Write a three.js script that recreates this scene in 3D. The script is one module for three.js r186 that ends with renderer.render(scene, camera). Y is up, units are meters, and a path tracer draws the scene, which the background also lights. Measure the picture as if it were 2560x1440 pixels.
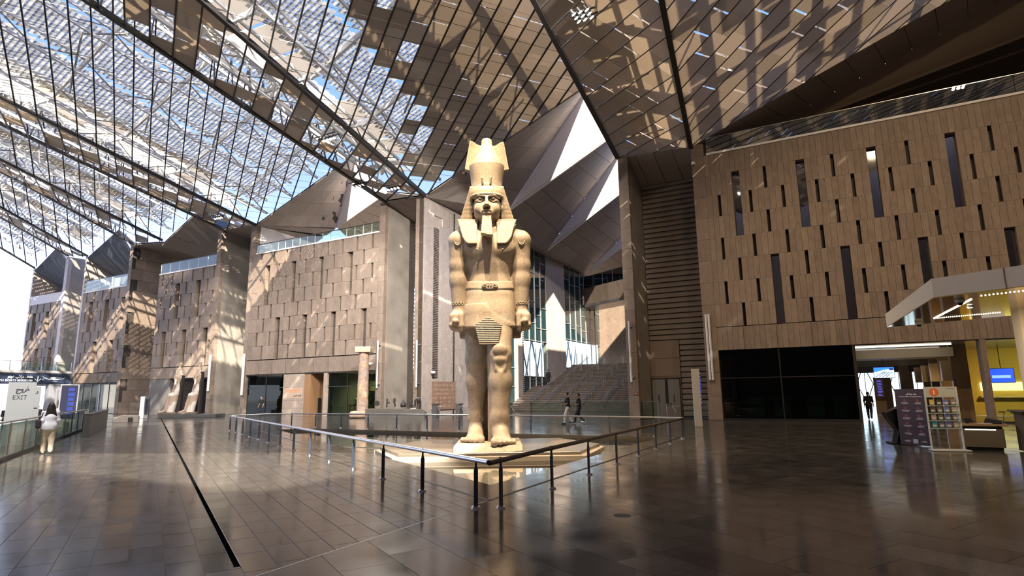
import * as THREE from 'three';
import { mergeGeometries } from 'three/addons/utils/BufferGeometryUtils.js';
import { RoundedBoxGeometry } from 'three/addons/geometries/RoundedBoxGeometry.js';
import { RectAreaLightUniformsLib } from 'three/addons/lights/RectAreaLightUniformsLib.js';

// ---------------------------------------------------------------- camera, sky, sun, exposure
// x runs along the stone facades, z comes out of them into the hall, y is up; metres.
const flat = (g) => (g.index ? g.toNonIndexed() : g);
const scene = new THREE.Scene();
const camera = new THREE.PerspectiveCamera(2 * Math.atan(720 / 1460) * 180 / Math.PI, 2560 / 1440, 0.1, 600);
camera.position.set(6.775, 1.8, 36.58);
camera.up.set(0, 1, 0);
camera.lookAt(6.775 - 0.46976, 1.8 + 0.17537, 36.58 - 0.8652);
camera.rotateZ(-0.75 * Math.PI / 180);
const renderer = new THREE.WebGLRenderer({ antialias: true });
renderer.toneMapping = THREE.LinearToneMapping;
renderer.toneMappingExposure = 1.35;
renderer.shadowMap.enabled = true;
RectAreaLightUniformsLib.init();

{ // clear sky: pale at the horizon, blue overhead, the same all round
  const w = 64, h = 64, data = new Float32Array(w * h * 4);
  for (let j = 0; j < h; j++) for (let i = 0; i < w; i++) {
    const el = ((j + 0.5) / h - 0.5) * Math.PI, haze = Math.exp(-Math.max(0, Math.sin(el)) / 0.13), k = (j * w + i) * 4, hz = el < 0 ? 0.55 : 1;
    data[k] = (0.20 + 3.0 * haze) * hz; data[k + 1] = (0.40 + 3.0 * haze) * hz; data[k + 2] = (1.02 + 2.9 * haze) * hz; data[k + 3] = 1;
  }
  const sky = new THREE.DataTexture(data, w, h, THREE.RGBAFormat, THREE.FloatType);
  sky.mapping = THREE.EquirectangularReflectionMapping; sky.magFilter = THREE.LinearFilter; sky.needsUpdate = true;
  scene.background = sky;
  scene.backgroundIntensity = 1.0;
}
const sun = new THREE.DirectionalLight(0xfff1dc, 13);
sun.position.set(62, 66, 48); sun.target.position.set(0, 0, 0);
sun.castShadow = true; sun.shadow.mapSize.set(4096, 4096);
Object.assign(sun.shadow.camera, { left: -110, right: 110, top: 90, bottom: -90, near: 1, far: 260 });
scene.add(sun, sun.target);

// ---------------------------------------------------------------- helpers
let seed = 20240607;
const rnd = () => { seed = (seed + 0x6d2b79f5) | 0; let t = Math.imul(seed ^ (seed >>> 15), 1 | seed); t = (t + Math.imul(t ^ (t >>> 7), 61 | t)) ^ t; return ((t ^ (t >>> 14)) >>> 0) / 4294967296; };
const rr = (a, b) => a + (b - a) * rnd();
const V = (x, y, z) => new THREE.Vector3(x, y, z);
const lerp = (a, b, t) => a + (b - a) * t;
const clamp = (x, a, b) => Math.min(b, Math.max(a, x));
const counts = {};
function numbered(n) { const k = counts[n] = (counts[n] ?? -1) + 1; return k ? `${n}_${String(k).padStart(3, '0')}` : n; }
function shade(o) { o.traverse((c) => { if (c.isMesh) { c.castShadow = true; c.receiveShadow = true; } }); return o; }
function mesh(name, geo, mat, parent) {           // a part (with parent) or a top-level mesh
  const m = new THREE.Mesh(Array.isArray(geo) ? merge(geo) : geo, mat);
  m.castShadow = m.receiveShadow = true;
  m.name = parent && parent !== scene ? name : numbered(name);
  (parent ?? scene).add(m);
  return m;
}
function tag(o, label, category, group) { o.userData = { label, category }; if (group) o.userData.group = group; return o; }
function thing(name, label, category, pos = [0, 0, 0], turn = 0, group) {
  const o = new THREE.Group(); o.name = numbered(name); scene.add(o); o.position.set(...pos); o.rotation.y = turn;
  return tag(o, label, category, group);
}
function struct(name, parent) { const o = new THREE.Group(); o.name = parent ? name : numbered(name); (parent ?? scene).add(o); if (!parent) o.userData = { kind: 'structure' }; return o; }
const stuff = (o) => { o.userData = { ...o.userData, kind: 'stuff' }; return o; };
function merge(list) { const l = list.map((g) => (g.index ? g.toNonIndexed() : g)); const n = mergeGeometries(l.map((g) => { for (const k of Object.keys(g.attributes)) if (!['position', 'normal', 'uv'].includes(k)) g.deleteAttribute(k); return g; })); return n; }
// box from corner to corner, uv in metres (offset o gives every piece its own bit of the texture)
function bx(x0, x1, y0, y1, z0, z1, o = 0) {
  const g = new THREE.BoxGeometry(x1 - x0, y1 - y0, z1 - z0);
  g.translate((x0 + x1) / 2, (y0 + y1) / 2, (z0 + z1) / 2);
  return uvBox(g, o);
}
function uvBox(g, o = 0) {                          // uv in metres by the dominant axis of the normal
  const p = g.attributes.position, n = g.attributes.normal, uv = new Float32Array(p.count * 2);
  for (let i = 0; i < p.count; i++) {
    const ax = Math.abs(n.getX(i)), ay = Math.abs(n.getY(i)), az = Math.abs(n.getZ(i));
    const [u, v] = ax >= ay && ax >= az ? [p.getZ(i), p.getY(i)] : ay >= az ? [p.getX(i), p.getZ(i)] : [p.getX(i), p.getY(i)];
    uv[i * 2] = u + o * 1.37; uv[i * 2 + 1] = v + o * 0.71;
  }
  g.setAttribute('uv', new THREE.BufferAttribute(uv, 2));
  return g;
}
function rbox(w, h, d, r = 0.02, seg = 2) { return uvBox(flat(new RoundedBoxGeometry(w, h, d, seg, r))); }
// prism over a 4-corner face a,b,c,d (counter-clockwise seen from the front), thickness t behind it
function slab(a, b, c, d, t) {
  const n = b.clone().sub(a).cross(d.clone().sub(a)).normalize().multiplyScalar(-t);
  const q = [a, b, c, d].map((p) => p.clone().add(n));
  const faces = [[a, b, c, d], [q[3], q[2], q[1], q[0]], [b, a, q[0], q[1]], [c, b, q[1], q[2]], [d, c, q[2], q[3]], [a, d, q[3], q[0]]];
  const pos = [], uv = [];
  for (const f of faces) {
    const u = f[1].distanceTo(f[0]), v = f[3].distanceTo(f[0]);
    const st = [[0, 0], [u, 0], [u, v], [0, v]];
    for (const k of [0, 1, 2, 0, 2, 3]) { pos.push(f[k].x, f[k].y, f[k].z); uv.push(...st[k]); }
  }
  const g = new THREE.BufferGeometry();
  g.setAttribute('position', new THREE.Float32BufferAttribute(pos, 3)); g.setAttribute('uv', new THREE.Float32BufferAttribute(uv, 2)); g.computeVertexNormals();
  return g;
}
// square or round bar between two points
function bar(a, b, w, h = w, up = V(0, 1, 0)) {
  const d = b.clone().sub(a), L = d.length(), g = new THREE.BoxGeometry(w, h, L);
  const m = new THREE.Matrix4(), zAxis = d.normalize(), xAxis = up.clone().cross(zAxis); if (xAxis.lengthSq() < 1e-6) xAxis.set(1, 0, 0); xAxis.normalize();
  const yAxis = zAxis.clone().cross(xAxis);
  m.makeBasis(xAxis, yAxis, zAxis).setPosition(a.clone().add(b).multiplyScalar(0.5)); g.applyMatrix4(m);
  return g;
}
function rod(a, b, r, n = 8, r2 = r) {
  const d = b.clone().sub(a), g = new THREE.CylinderGeometry(r2, r, d.length(), n);
  g.applyQuaternion(new THREE.Quaternion().setFromUnitVectors(V(0, 1, 0), d.clone().normalize())); const c = a.clone().add(b).multiplyScalar(0.5); g.translate(c.x, c.y, c.z);
  return g;
}
function extrude(pts, depth, bevel = 0) {
  const s = new THREE.Shape(pts.map(([x, y]) => new THREE.Vector2(x, y)));
  return new THREE.ExtrudeGeometry(s, { depth, bevelEnabled: bevel > 0, bevelSize: bevel, bevelThickness: bevel, bevelSegments: 2 });
}
const lathe = (pts, n = 24) => new THREE.LatheGeometry(pts.map(([r, y]) => new THREE.Vector2(r, y)), n);

// ---- noise and textures
const hash = (x, y, s) => { let h = Math.imul(x, 374761393) + Math.imul(y, 668265263) + Math.imul(s, 974634777); h = Math.imul(h ^ (h >>> 13), 1274126177); return ((h ^ (h >>> 16)) >>> 0) / 4294967296; };
function vnoise(x, y, per, s) {
  const xi = Math.floor(x), yi = Math.floor(y), fx = x - xi, fy = y - yi, w = (a) => ((a % per) + per) % per, u = fx * fx * (3 - 2 * fx), v = fy * fy * (3 - 2 * fy);
  return lerp(lerp(hash(w(xi), w(yi), s), hash(w(xi + 1), w(yi), s), u), lerp(hash(w(xi), w(yi + 1), s), hash(w(xi + 1), w(yi + 1), s), u), v);
}
function fbm(x, y, per, s, o = 4) { let a = 0, k = 0.5, t = 0; for (let i = 0; i < o; i++) { a += k * vnoise(x, y, per, s + i); t += k; x *= 2; y *= 2; per *= 2; k *= 0.5; } return a / t; }
function noise3(x, y, z, s = 0) {
  const xi = Math.floor(x), yi = Math.floor(y), zi = Math.floor(z), f = (t) => t * t * (3 - 2 * t), u = f(x - xi), v = f(y - yi), w = f(z - zi);
  const h = (a, b, c) => hash(a + c * 57, b, s + c * 131);
  const l = (c) => lerp(lerp(h(xi, yi, c), h(xi + 1, yi, c), u), lerp(h(xi, yi + 1, c), h(xi + 1, yi + 1, c), u), v);
  return lerp(l(zi), l(zi + 1), w);
}
function texture(size, metres, fn, srgb = true) {      // fn(u,v in 0..1) -> value or [r,g,b], 0..1
  const d = new Uint8Array(size * size * 4);
  for (let j = 0; j < size; j++) for (let i = 0; i < size; i++) {
    const c = fn(i / size, j / size, i, j), k = (j * size + i) * 4;
    if (typeof c === 'number') d[k] = d[k + 1] = d[k + 2] = clamp(c, 0, 1) * 255; else for (let q = 0; q < 3; q++) d[k + q] = clamp(c[q], 0, 1) * 255;
    d[k + 3] = 255;
  }
  const t = new THREE.DataTexture(d, size, size); t.wrapS = t.wrapT = THREE.RepeatWrapping; t.magFilter = THREE.LinearFilter; t.minFilter = THREE.LinearMipmapLinearFilter;
  if (srgb) t.colorSpace = THREE.SRGBColorSpace; t.repeat.set(1 / metres, 1 / metres); t.needsUpdate = true;
  return t;
}
const M3 = (o) => new THREE.MeshStandardMaterial(o), MP = (o) => new THREE.MeshPhysicalMaterial(o);
const lin = (r, g, b) => new THREE.Color().setRGB(r, g, b);
// stone panels: faint vertical combing
const stoneTex = texture(512, 2.4, (u, v) => { const g = 0.80 + 0.16 * (fbm(u * 6, v * 6, 6, 3) - 0.5) + 0.10 * (vnoise(u * 96, v * 8, 96, 9) - 0.5) + 0.05 * (hash(u * 512 | 0, v * 512 | 0, 4) - 0.5); return [g, g * 0.985, g * 0.965]; });
const combBump = texture(256, 0.6, (u, v) => 0.5 + 0.5 * Math.sin(u * Math.PI * 2 * 12) * 0.6 + 0.2 * (vnoise(u * 64, v * 16, 64, 5) - 0.5), false);
const granTex = texture(1024, 1.6, (u, v, i, j) => { const sp = hash(i >> 1, j >> 1, 21), sp2 = vnoise(u * 200, v * 200, 200, 8), g = 0.66 + 0.3 * (fbm(u * 4, v * 4, 4, 31) - 0.5) + 0.34 * (sp - 0.5) + 0.3 * (sp2 - 0.5); return [g * 1.0, g * 0.975, g * 0.945]; });
const granRough = texture(512, 3.1, (u, v) => 0.42 + 0.5 * (fbm(u * 5, v * 5, 5, 77) - 0.5) + 0.1 * (hash(u * 512 | 0, v * 512 | 0, 4) - 0.5), false);
const concTex = texture(512, 5, (u, v) => { const g = 0.82 + 0.22 * (fbm(u * 5, v * 5, 5, 13, 5) - 0.5) + 0.05 * (hash(u * 512 | 0, v * 512 | 0, 6) - 0.5); return [g, g * 0.99, g * 0.975]; });

const mat = {
  stone: [0, 1, 2, 3].map((i) => M3({ color: lin([0.405, 0.37, 0.43, 0.385][i], [0.322, 0.295, 0.345, 0.307][i], [0.265, 0.243, 0.285, 0.253][i]), map: stoneTex, roughness: 0.62, bumpMap: combBump, bumpScale: 0.002 })),
  smoothStone: M3({ color: lin(0.50, 0.38, 0.30), map: stoneTex, roughness: 0.55 }),
  paleStone: M3({ color: lin(0.80, 0.72, 0.69), map: stoneTex, roughness: 0.38 }),
  concrete: M3({ color: lin(0.47, 0.43, 0.385), map: concTex, roughness: 0.6 }),
  darkBack: M3({ color: lin(0.035, 0.03, 0.028), roughness: 0.5 }),
  darkGlass: MP({ color: lin(0.012, 0.016, 0.017), roughness: 0.04, ior: 1.55 }),
  glass: MP({ color: lin(0.86, 0.95, 0.92), roughness: 0.0, transmission: 1, thickness: 0, ior: 1.5, side: THREE.DoubleSide }),
  tintGlass: MP({ color: lin(0.34, 0.43, 0.41), roughness: 0.0, specularIntensity: 0.4, transmission: 1, thickness: 0, ior: 1.55, side: THREE.DoubleSide }),
  steel: M3({ color: lin(0.62, 0.61, 0.60), roughness: 0.28, metalness: 1 }),
  railSteel: M3({ color: lin(0.72, 0.71, 0.72), roughness: 0.32, metalness: 1 }),
  bronzeRail: M3({ color: lin(0.10, 0.075, 0.065), roughness: 0.35, metalness: 0.7 }),
  bluePost: M3({ color: lin(0.055, 0.075, 0.115), roughness: 0.42, metalness: 0.35 }),
  white: M3({ color: lin(0.82, 0.81, 0.79), roughness: 0.6 }),
  plaster: M3({ color: lin(0.86, 0.82, 0.80), roughness: 0.85 }),
  black: M3({ color: lin(0.02, 0.02, 0.022), roughness: 0.4 }),
  darkMetal: M3({ color: lin(0.05, 0.046, 0.042), roughness: 0.42, metalness: 0.4 }),
  ceilingTile: [0, 1, 2].map((i) => M3({ color: lin([0.36, 0.31, 0.33][i], [0.31, 0.265, 0.28][i], [0.28, 0.24, 0.25][i]), roughness: 0.7 })),
  guardGlass: MP({ color: lin(0.55, 0.66, 0.62), roughness: 0.0, transmission: 1, thickness: 0, ior: 1.5, side: THREE.DoubleSide }),
  louvre: M3({ color: lin(0.25, 0.215, 0.19), roughness: 0.55 }),
  cream: M3({ color: lin(0.74, 0.66, 0.52), roughness: 0.5 }),
};
// ---------------------------------------------------------------- floor, pool
const UD = V(0.866, 0, 0.5), VD = V(-0.5, 0, 0.866);          // the paving runs at 30 degrees to the facades
const granite = [0.86, 1.0, 1.14, 0.74, 1.28].map((k) => MP({ color: lin(0.150 * k, 0.151 * k, 0.154 * k), map: granTex, roughness: 0.36, roughnessMap: granRough, specularIntensity: 1.0 }));
const kerbStone = M3({ color: lin(0.12, 0.112, 0.10), map: granTex, roughness: 0.35 });
const POOL = [[0.6, 26.2], [0.6, 13.3], [-18.2, 13.3], [-19.6, 14.55]];
{
  const floor = struct('floor');
  const s = new THREE.Shape([[-112, -40], [40, -40], [40, 54], [-112, 54]].map(([x, z]) => new THREE.Vector2(x, -z)));
  s.holes.push(new THREE.Path(POOL.map(([x, z]) => new THREE.Vector2(x, -z))));
  const g = new THREE.ExtrudeGeometry(s, { depth: 0.3, bevelEnabled: false }); g.rotateX(-Math.PI / 2); g.translate(0, -0.306, 0);
  mesh('floor_bed', uvBox(flat(g)), granite[1], floor);
  // paving slabs: every one near the camera a piece of its own, the farther ones joined
  const cam = camera.position, K = [1.45, 27.7], vEdge = -0.5 * K[0] + 0.866 * K[1];
  const list = [];
  const clip = (poly, inside, cut) => { const o = []; poly.forEach((p, i) => { const q = poly[(i + 1) % poly.length], a = inside(p), b = inside(q); if (a >= 0) o.push(p); if ((a >= 0) !== (b >= 0)) { const t = a / (a - b); o.push([p[0] + (q[0] - p[0]) * t, p[1] + (q[1] - p[1]) * t]); } }); return o; };
  const fwd = V(-0.477, 0, -0.879);
  function rows(v0, v1, dv, len, u0, u1, gap, cuts) {
    for (let v = v0, r = 0; v < v1; v += dv, r++) for (let u = u0 + ((hash(r, 3, len * 10 | 0) * 4 | 0) / 4) * len; u < u1; u += len) {
      let poly = [[u + gap, v + gap], [u + len - gap, v + gap], [u + len - gap, v + dv - gap], [u + gap, v + dv - gap]].map(([a, b]) => [UD.x * a + VD.x * b, UD.z * a + VD.z * b]);
      for (const c of cuts) poly = clip(poly, c);
      if (poly.length < 3) continue;
      const cx = poly.reduce((t, p) => t + p[0], 0) / poly.length, cz = poly.reduce((t, p) => t + p[1], 0) / poly.length, d = Math.hypot(cx - cam.x, cz - cam.z);
      const f = (cx - cam.x) * fwd.x + (cz - cam.z) * fwd.z;
      if (d > 34 || f < 1.9 || f < d * 0.66) continue;
      list.push([d, poly]);
    }
  }
  rows(27.32 - 0.345 * 12, 34, 0.345, 0.8, -22, 26, 0.0045, [(p) => 1.435 - p[0], (p) => -0.5 * p[0] + 0.866 * p[1] - vEdge]);
  rows(21.96 - 0.647 * 16, 30, 0.647, 1.3, -6, 34, 0.003, [(p) => p[0] - 1.465, (p) => p[1] - 0.2]);
  list.sort((a, b) => a[0] - b[0]);
  const far = [[], [], []];
  list.forEach(([d, poly], i) => {
    const g = new THREE.ExtrudeGeometry(new THREE.Shape(poly.map(([x, z]) => new THREE.Vector2(x, -z))), { depth: 0.0055, bevelEnabled: false });
    g.rotateX(-Math.PI / 2); g.translate(0, -0.0055, 0); const q = uvBox(flat(g), (hash(i, 5, 9) * 40 | 0)), k = hash(i, 1, 2) < 0.62 ? 1 : hash(i, 2, 2) * 4.99 | 0;
    if (i < 300) mesh('tile', q, granite[k], floor); else far[k % 3].push(q);
  });
  far.forEach((l, k) => l.length && stuff(mesh('tile_field', l, granite[k], floor)));
  // pale joint along the pool's line
  mesh('joint_strip', [bx(1.438, 1.462, -0.004, 0.0012, 27.75, 37)], M3({ color: lin(0.42, 0.40, 0.37), roughness: 0.4 }), floor);

  const pool = struct('floor');
  pool.name = 'pool_basin'; pool.userData.kind = 'structure';
  const sh = new THREE.Shape(POOL.map(([x, z]) => new THREE.Vector2(x, -z)));
  const bed = new THREE.ExtrudeGeometry(sh, { depth: 0.1, bevelEnabled: false }); bed.rotateX(-Math.PI / 2); bed.translate(0, -0.6, 0);
  mesh('basin_bed', uvBox(flat(bed)), M3({ color: lin(0.012, 0.012, 0.013), roughness: 0.7 }), pool);
  for (let i = 0; i < 4; i++) { const a = POOL[i], b = POOL[(i + 1) % 4]; mesh('kerb', bar(V(a[0], -0.28, a[1]), V(b[0], -0.28, b[1]), 0.06, 0.5), kerbStone, pool); }
  // dark overflow slot round the pool
  const slot = M3({ color: lin(0.015, 0.014, 0.013), roughness: 0.5 });
  mesh('overflow_slot', [bar(V(1.45, 0.001, 27.7), V(1.32, 0.001, 13.2), 0.07, 0.006), bar(V(1.45, 0.001, 27.7), V(-19.9, 0.001, 15.37), 0.07, 0.006)], slot, pool);
  const wg = new THREE.ShapeGeometry(sh); wg.rotateX(-Math.PI / 2); wg.translate(0, -0.13, 0);
  tag(mesh('water', wg, MP({ color: lin(0.55, 0.58, 0.58), roughness: 0.0, transmission: 1, thickness: 0, ior: 1.33 })), 'still dark water filling the triangular pool around the colossal statue', 'water').userData.kind = 'stuff';
}
{ // outside ground beyond the open left end and the glass doors
  const g = new THREE.PlaneGeometry(500, 400); g.rotateX(-Math.PI / 2); g.translate(-190, -0.35, -90);
  const o = struct('ground'); mesh('paving_field', uvBox(g), M3({ color: lin(0.62, 0.56, 0.47), roughness: 0.9 }), o);
}
{ // slot drain in the paving
  const t = thing('floor_drain', 'long thin steel edged drain slot running straight across the dark paving', 'drain');
  const P = (u, v, y) => V(UD.x * u + VD.x * v, y, UD.z * u + VD.z * v);
  mesh('steel_edge', bar(P(16.92, 27.315, 0.002), P(-34, 27.315, 0.002), 0.006, 0.006), mat.steel, t);
  mesh('steel_edge', bar(P(16.92, 27.385, 0.002), P(-34, 27.385, 0.002), 0.006, 0.006), mat.darkMetal, t);
  mesh('slot', bar(P(16.92, 27.35, 0.001), P(-34, 27.35, 0.001), 0.06, 0.005), MP({ color: lin(0.006, 0.006, 0.006), roughness: 1, specularIntensity: 0 }), t);
}
{ // round floor cover
  const t = thing('floor_cover', 'small dark round cover set flush in the paving right of the pool', 'floor cover', [3.86, 0, 27.92]);
  const d = new THREE.CylinderGeometry(0.125, 0.125, 0.006, 40); d.translate(0, 0.001, 0); mesh('disc', d, M3({ color: lin(0.035, 0.033, 0.03), roughness: 0.55 }), t);
  const r = new THREE.TorusGeometry(0.138, 0.009, 8, 48); r.rotateX(Math.PI / 2); r.scale(1, 0.4, 1); mesh('ring', r, M3({ color: lin(0.3, 0.29, 0.27), roughness: 0.5 }), t);
}
// ---- railings round the pool
{
  const hex = (a, b, r) => { const g = rod(a, b, r, 6); return g; };
  const postGeo = (() => { const s = []; const p = new THREE.BoxGeometry(0.068, 0.56, 0.034); p.translate(0, 0.3, 0); s.push(p);
    const neck = new THREE.CylinderGeometry(0.024, 0.048, 0.06, 4, 1); neck.rotateY(Math.PI / 4); neck.scale(1, 1, 0.6); neck.translate(0, 0.61, 0); s.push(neck);
    const top = new THREE.BoxGeometry(0.032, 0.09, 0.03); top.translate(0, 0.675, 0); s.push(top); return merge(s); })();
  const baseGeo = (() => { const b = new THREE.CylinderGeometry(0.075, 0.082, 0.028, 6); b.translate(0, 0.014, 0); return b; })();
  const collarGeo = new THREE.TorusGeometry(0.042, 0.009, 6, 6);
  function railing(label, posts, line, railMat, turn) {
    const t = thing('railing', label, 'railing');
    for (const [x, z] of posts) {
      const p = mesh('post', postGeo, mat.bluePost, t); p.position.set(x, 0, z); p.rotation.y = turn;
      const b = mesh('base_plate', baseGeo, mat.steel, p);
      const c = mesh('collar', collarGeo, mat.darkMetal, p); c.position.y = 0.735; c.rotation.y = Math.PI / 2;
    }
    for (let i = 0; i + 1 < line.length; i++) mesh('handrail', hex(V(line[i][0], 0.735, line[i][1]), V(line[i + 1][0], 0.735, line[i + 1][1]), 0.04), railMat, t);
    return t;
  }
  const R = []; for (let k = 0; k < 8; k++) R.push([lerp(1.95, 1.62, k / 7), 28.15 - 2.03 * k]);
  const Rl = [[2.02, 28.63]]; for (let k = 1; k < 8; k += 1) Rl.push([lerp(1.95, 1.62, k / 7), 28.15 - 2.03 * k]); Rl.push([1.58, 13.45]);
  railing('pool railing right of the near corner, with a dark bronze handrail', R, Rl, mat.bronzeRail, Math.PI / 2);
  const L = [], Ll = [[1.95, 28.54]]; for (let k = 0; k < 14; k++) { L.push([1.6 - 1.783 * k, 28.34 - 0.9585 * k]); if (k) Ll.push(L[k]); }
  railing('pool railing left of the near corner, with a bright silver handrail', L, Ll, mat.railSteel, Math.PI / 6);
  const F = []; for (let k = 0; k < 12; k++) F.push([0.3 - 1.93 * k, lerp(12.95, 12.4, Math.min(1, k / 3))]);
  railing('pool railing along the far side of the pool behind the statue', [[1.5, 13.3], ...F], [[1.56, 13.4], [0.3, 12.95], ...F.slice(1), [-21.9, 13.0], [-21.75, 15.7]], mat.steel, 0);
}
// ---------------------------------------------------------------- stone facades (all in the plane z = 0)
const coated = M3({ color: lin(0.32, 0.33, 0.34), roughness: 0.03, metalness: 1 });
const jointDark = M3({ color: lin(0.05, 0.042, 0.037), roughness: 0.7 });
function facade(name, o) {
  const w = struct(name), rowH = (o.top - o.band) / 8, list = [];
  mesh('backing', bx(o.x0, o.x1, o.bot, o.top, -0.62, -0.40), mat.darkBack, w);
  const inX = (x) => x > o.x0 + 0.15 && x < o.x1 - 0.15;
  for (let r = 0; r < 8; r++) {
    const v = [], add = (x, wd) => inX(x) && v.push([x, Math.min(o.x1, x + wd)]);
    const loop = (ph, per, wd) => { for (let k = -30; k < 40; k++) add(ph + per * k, wd); };
    if (r % 2) { if (r === 7 && o.fine) ; else loop(o.b, o.per / 2, o.small); if (r === 5) loop(o.a + o.per / 2, o.per, o.big); if (r === 1) loop(o.a, o.per, o.big); }
    else if (r === 6 || r === 4) { loop(o.a, o.per, o.small); loop(o.a + o.per / 2, o.per, o.big); }
    else { loop(o.a, o.per, o.big); loop(o.a + o.per / 2, o.per, o.small); }
    v.sort((p, q) => p[0] - q[0]);
    let x = o.x0; const y0 = o.band + r * rowH, y1 = y0 + rowH;
    for (const [a, b] of [...v, [o.x1, o.x1]]) {
      if (a > x + 0.02) {
        const n = o.fine ? Math.max(1, Math.round((a - x) / 0.298)) : 1;
        for (let i = 0; i < n; i++) list.push([lerp(x, a, i / n), lerp(x, a, (i + 1) / n), y0, y1, o.fine && r === 7 && i === n - 1 && n > 3 ? -0.06 : 0]);
      }
      x = Math.max(x, b);
    }
  }
  // the band under the windows
  const n = Math.round((o.x1 - o.x0) / (o.fine ? 0.298 : o.per / 2));
  for (let i = 0; i < n; i++) list.push([lerp(o.x0, o.x1, i / n), lerp(o.x0, o.x1, (i + 1) / n), o.bot, o.band - (o.fine ? 0.03 : 0.05), o.fine && i % 6 === 5 ? -0.05 : 0, 1]);
  const cam = camera.position, d = (p) => Math.hypot((p[0] + p[1]) / 2 - cam.x, cam.z, (p[2] + p[3]) / 2 - cam.y);
  list.sort((p, q) => d(p) - d(q));
  const rest = [[], [], []];
  list.forEach((p, i) => {
    const g = o.fine ? 0.005 : p[5] ? 0.03 : 0.012, e = bx(p[0] + g, p[1] - g, p[2] + g * 0.8, p[3] - g * 0.8, -0.42 + 0, p[4] + rr(-0.004, 0.004), i % 23);
    const k = hash(i, 7, o.fine ? 3 : 4) * 3.99 | 0;
    if (i < 300) mesh('panel', e, mat.stone[k], w); else rest[k % 3].push(e);
  });
  rest.forEach((l, k) => l.length && stuff(mesh('panel_field', l, mat.stone[k], w)));
  // coated panes deep in the tall windows
  for (const [ph, r0, r1] of [[o.a + o.per / 2, 4, 7], [o.a, 0, 3]]) for (let k = -30; k < 40; k++) {
    const x = ph + o.per * k; if (!inX(x)) continue;
    mesh('window_pane', bx(x + 0.02, Math.min(o.x1, x + o.big) - 0.02, o.band + r0 * rowH + 0.03, o.band + r1 * rowH - 0.03, -0.40, -0.38), coated, w);
  }
  return w;
}
const FR = { x0: 0.85, x1: 27, bot: 4.09, band: 5.48, top: 16.36, a: 0.6, b: 1.5, per: 3.58, big: 0.45, small: 0.17, fine: true };
facade('wall_right', FR);
const FD = { x0: -41.6, x1: -25.75, bot: 3.68, band: 5.04, top: 15.2, a: -41.46, b: -40.5, per: 3.487, big: 0.6, small: 0.2 };
facade('wall_centre', FD);
const FC = { x0: -56.9, x1: -47.2, bot: 3.6, band: 4.8, top: 14.85, a: -55.55, b: -54.6, per: 3.5, big: 0.75, small: 0.24 };
facade('wall_left', FC);
const FB = { x0: -72.4, x1: -63.1, bot: 3.42, band: 4.6, top: 14.25, a: -72.5, b: -71.6, per: 3.46, big: 0.8, small: 0.24 };
facade('wall_far_left', FB);
const FA = { x0: -85.6, x1: -77.5, bot: 3.4, band: 4.5, top: 13.85, a: -82.7, b: -81.9, per: 3.42, big: 0.8, small: 0.24 };
facade('wall_left_end', FA);

// piers of stacked slabs beside the slots, concrete cheeks and louvred backs
function pier(x0, x1, top, z0 = 0, rowH = 1.36, off = 0.12, depth = 0.4) {
  const w = struct('pier');
  for (let y = off - rowH; y < top; y += rowH) mesh('slab', bx(x0 + 0.004, x1 - 0.004, Math.max(0, y) + 0.008, Math.min(top, y + rowH) - 0.004, z0 - depth, z0, rnd() * 20), mat.stone[rnd() * 3.99 | 0], w);
  return w;
}
function louvreWall(name, x0, x1, y0, y1, z, pitch, skip) {
  const w = struct(name), n = Math.round((y1 - y0) / pitch);
  mesh('backing', bx(x0, x1, 0, y1, z - 0.3, z - 0.16), mat.darkMetal, w);
  for (let i = 0; i < n; i++) {
    const y = y0 + i * pitch, g = extrude([[0, 0], [0.14, 0.02], [0.14, pitch * 0.55], [0, pitch * 0.95]], 1); // x: out of the wall
    g.rotateY(-Math.PI / 2);
    const cut = skip && y < skip.y ? [[skip.x, x1]] : [[x0, x1]];
    for (const [a, b] of cut) { const q = g.clone(); q.scale(b - a, 1, 1); q.translate(b, y, z - 0.15); mesh('louvre', uvBox(flat(q)), mat.louvre, w); }
  }
  return w;
}
pier(-4.78, -4.1, 17.4);
{ const w = struct('wall_slot_right'); mesh('cheek', bx(-4.7, -4.1, 0, 17.2, -3.1, -0.4), mat.concrete, w); }
louvreWall('wall_louvre_right', -4.1, 1.0, 0.1, 16.6, -3.1, 0.36, { y: 5.1, x: -2.1 });
{ const w = struct('wall_panel_right'); for (const [a, b] of [[0, 2.7], [2.7, 3.9], [3.9, 5.1]]) mesh('panel', bx(-4.08, -2.12, a + 0.01, b - 0.01, -3.1, -2.98), M3({ color: lin(0.25, 0.195, 0.165), roughness: 0.6 }), w); }
pier(0.08, 0.85, 17.2, 0, 1.36, 0.05, 3.0);
pier(-25.75, -25.12, 17.75);
{ const w = struct('wall_slot_centre'); mesh('cheek', bx(-25.75, -25.1, 0, 17.7, -4.0, -0.4), mat.concrete, w); }
louvreWall('wall_louvre_centre', -25.1, -21.0, 0.1, 17.2, -4.0, 0.36);
pier(-21.9, -21.06, 17.55, 0, 1.36, 0.12, 0.6);
pier(-47.25, -46.62, 18.5); pier(-42.15, -41.6, 18.15, 0, 1.36, 0.12, 0.6);
{ const w = struct('wall_slot_left'); mesh('cheek', bx(-47.25, -46.6, 0, 18.5, -11, -0.4), mat.concrete, w); mesh('back', bx(-46.6, -41.6, 0, 18.3, -11.4, -11), mat.concrete, w); }
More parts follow.
